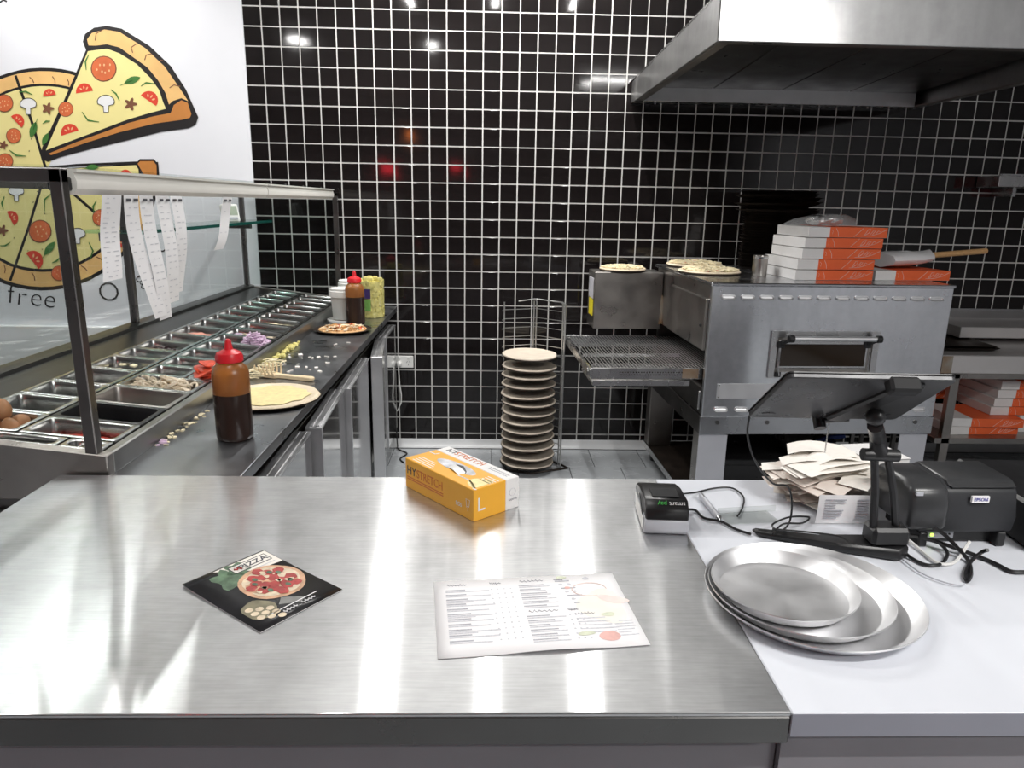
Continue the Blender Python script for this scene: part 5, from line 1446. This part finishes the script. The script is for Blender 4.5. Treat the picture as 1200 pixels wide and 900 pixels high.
# pizza boxes behind the bench leg
for i in range(5): make_box('pizza_box', 'pizza box in the stack behind the bench leg, close to the oven', (3.44, -.40, SH+.03+.0475*i), R(4+i), wd=.30, dp=.30, split=.3 if i < 3 else .0, grp='pizza boxes behind the bench leg')
t = thing('low_rack', 'dark low rack carrying the stack of boxes behind the bench leg', 'rack', (3.42, -.42, 0))
MB().box(0, 0, .325, .26, .36, .345).build('rack_shelf', 'steel_dark', t)
for x in (0, .24):
    for y in (0, .34): MB().box(x, y, 0, x+.02, y+.02, .325).build('leg', 'steel_dark', t)

# ------------------------------------------------------------------ rack of dough bases on the floor
RC = Vector((1.572, -.375, 0))
t = thing('pan_rack', 'tall wire pan rack standing on the floor by the tiled wall', 'rack', RC)
posts = [(.03, .17), (.185, .045), (-.165, .075)]
m_ = None
for (x, y) in ((.045, .175), (.185, .05), (.192, -.01)):
    MB().tube([(x, y, .0), (x, y, .94), (x-.008, y, .955)], .0045, 8).build('upright', 'wire', t, smooth=True)
for (x, y) in ((.03, .17), (-.14, .10)):
    MB().tube([(x, y, .0), (x, y, .945)], .0045, 8).build('upright', 'wire', t, smooth=True)
for k in range(17):
    z = .075+.0515*k
    MB().tube([(.192, -.015, z), (.185, .06, z), (.045, .18, z), (-.145, .105, z+.001), (-.15, .07, z)], .0022, 5).build('rung', 'wire', t, smooth=True)
MB().tube([(.192, -.01, .95), (.18, .05, .953), (.045, .175, .955), (.03, .17, .955), (-.06, .14, .945)], .004, 6).build('top_hoop', 'wire', t, smooth=True)
MB().tube([(-.15, .10, .006), (.05, .19, .006), (.20, .05, .006), (.235, -.01, .006), (.19, -.03, .006), (.02, -.10, .006), (-.12, -.05, .006), (-.15, .10, .006)], .006, 6).build('base_hoop', 'black_iron', t, smooth=True)
proto = None
zs_ = [.045+.0505*k for k in range(13)]
rnd = random.Random(9)
for k, z in enumerate(zs_):
    if proto is None:
        b = thing('dough_base', '', 'dough base')
        r = .152
        MB().lathe([(.001, 0), (r*.985, 0), (r*1.005, .003), (r*.98, .005), (.001, .004)], 36).build('black_screen', 'black_iron', b, smooth=40)
        wob = lambda i, q: (.010*math.sin(i*1.3)+.006*math.sin(i*2.9)) if q > .08 else 0
        MB().lathe([(.001, .0045), (r*.97, .0045), (r*.995, .009), (r*.985, .014), (r*.95, .0155), (r*.91, .012), (r*.86, .010), (.001, .0095)], 36, wob=wob).build('dough', 'dough_pale', b, smooth=50)
        proto = b
    else: b = copy_tree(proto)
    b.location = (RC.x+rnd.uniform(-.004, .004), RC.y-.012+rnd.uniform(-.004, .004), z+rnd.uniform(-.003, .003)*(k > 0))
    b.rotation_euler = (rnd.uniform(-.02, .02), rnd.uniform(-.02, .02), rnd.random()*6)
    top_ = k == 12
    tag(b, 'flat pale dough base lying uppermost on the wire pan rack' if top_ else 'raw dough base on a black screen in the pan rack, below the uppermost', 'dough base', None if top_ else 'dough bases in the pan rack')
    if top_: b.location.z += .012
b = bpy.data.objects.get('dough_base')

# ------------------------------------------------------------------ power outlet and cable
t = thing('power_outlet', 'white double power outlet on the black tiled wall', 'power outlet', (.833, -.004, .538))
MB().box(-.058, -.009, -.037, .058, 0, .037).build('plate', 'white_plastic', t, bevel=.003, seg=2)
for x in (-.026, .028):
    for dx, dz, a in ((-.008, .004, .5), (.008, .004, -.5), (0, -.012, 0)):
        MB().box(-.0012, -.0098, -.005, .0012, -.0088, .005).build('socket_slot', 'ink', t, M=Matrix.Translation((x+dx, 0, dz-.004)) @ Matrix.Rotation(a, 4, 'Y'))
    MB().box(x-.007, -.012, .020, x+.007, -.008, .030).build('switch', 'white_plastic', t, bevel=.001)
t = thing('power_plug', 'white plug with its cord in the power outlet', 'plug', (.805, -.014, .528))
MB().lathe([(.017, 0), (.018, .01), (.016, .022), (.009, .03), (.001, .03)], 16).build('plug_body', 'white_plastic', t, M=Matrix.Rotation(R(90), 4, 'X'), smooth=40)
MB().tube([(0, -.022, -.004), (.0, -.032, -.03), (.004, -.03, -.12), (.012, -.02, -.19), (.010, -.018, -.24), (-.012, -.018, -.29), (-.04, -.018, -.305), (-.062, -.02, -.298)], .0042, 8).build('cord', 'white_cable', t, smooth=True)
cable('coiled_lead', 'black coiled lead hanging down between the fridge and the tiled wall', [Vector((.772+.010*math.cos(k*1.9), -.022+.008*math.sin(k*1.9), .52-.011*k)) for k in range(34)]+[Vector((.785, -.05, .12)), Vector((.79, -.06, .03)), Vector((.80, -.09, .008)), Vector((.86, -.16, .006)), Vector((.83, -.25, .006)), Vector((.86, -.32, .006))], .0045)

# ------------------------------------------------------------------ unseen lamps, added to give the tiles their red and orange reflections
def mirrored_lamp(px, py, d, w_, h_, lab, mt_):
    v = hit(px, py, y=d)          # the mirror image lies at y = +d behind the tiles
    t = thing('reflection_lamp', lab, 'lamp', (v.x, -d, v.z))
    MB().box(-w_/2-.02, -.03, -h_/2-.02, w_/2+.02, 0, h_/2+.02).build('lamp_housing', 'black_plastic', t, bevel=.005)
    MB().box(-w_/2, 0, -h_/2, w_/2, .02, h_/2).build('lamp_panel', mt_, t, bevel=.004)
    MB().tube([(0, -.015, h_/2+.02), (0, -.015, CEIL-v.z)], .004, 6).build('hanging_rod', 'steel', t)
mirrored_lamp(454, 199, 6.6, .16, .16, 'larger red lamp, unseen, added for its reflection in the tiles', 'red_glow')
mirrored_lamp(535, 199, 6.6, .13, .10, 'smaller red lamp, unseen, added for its reflection in the tiles', 'red_glow')
mirrored_lamp(484, 162, 6.6, .12, .12, 'orange lamp, unseen, added for its reflection in the tiles', 'orange_glow')
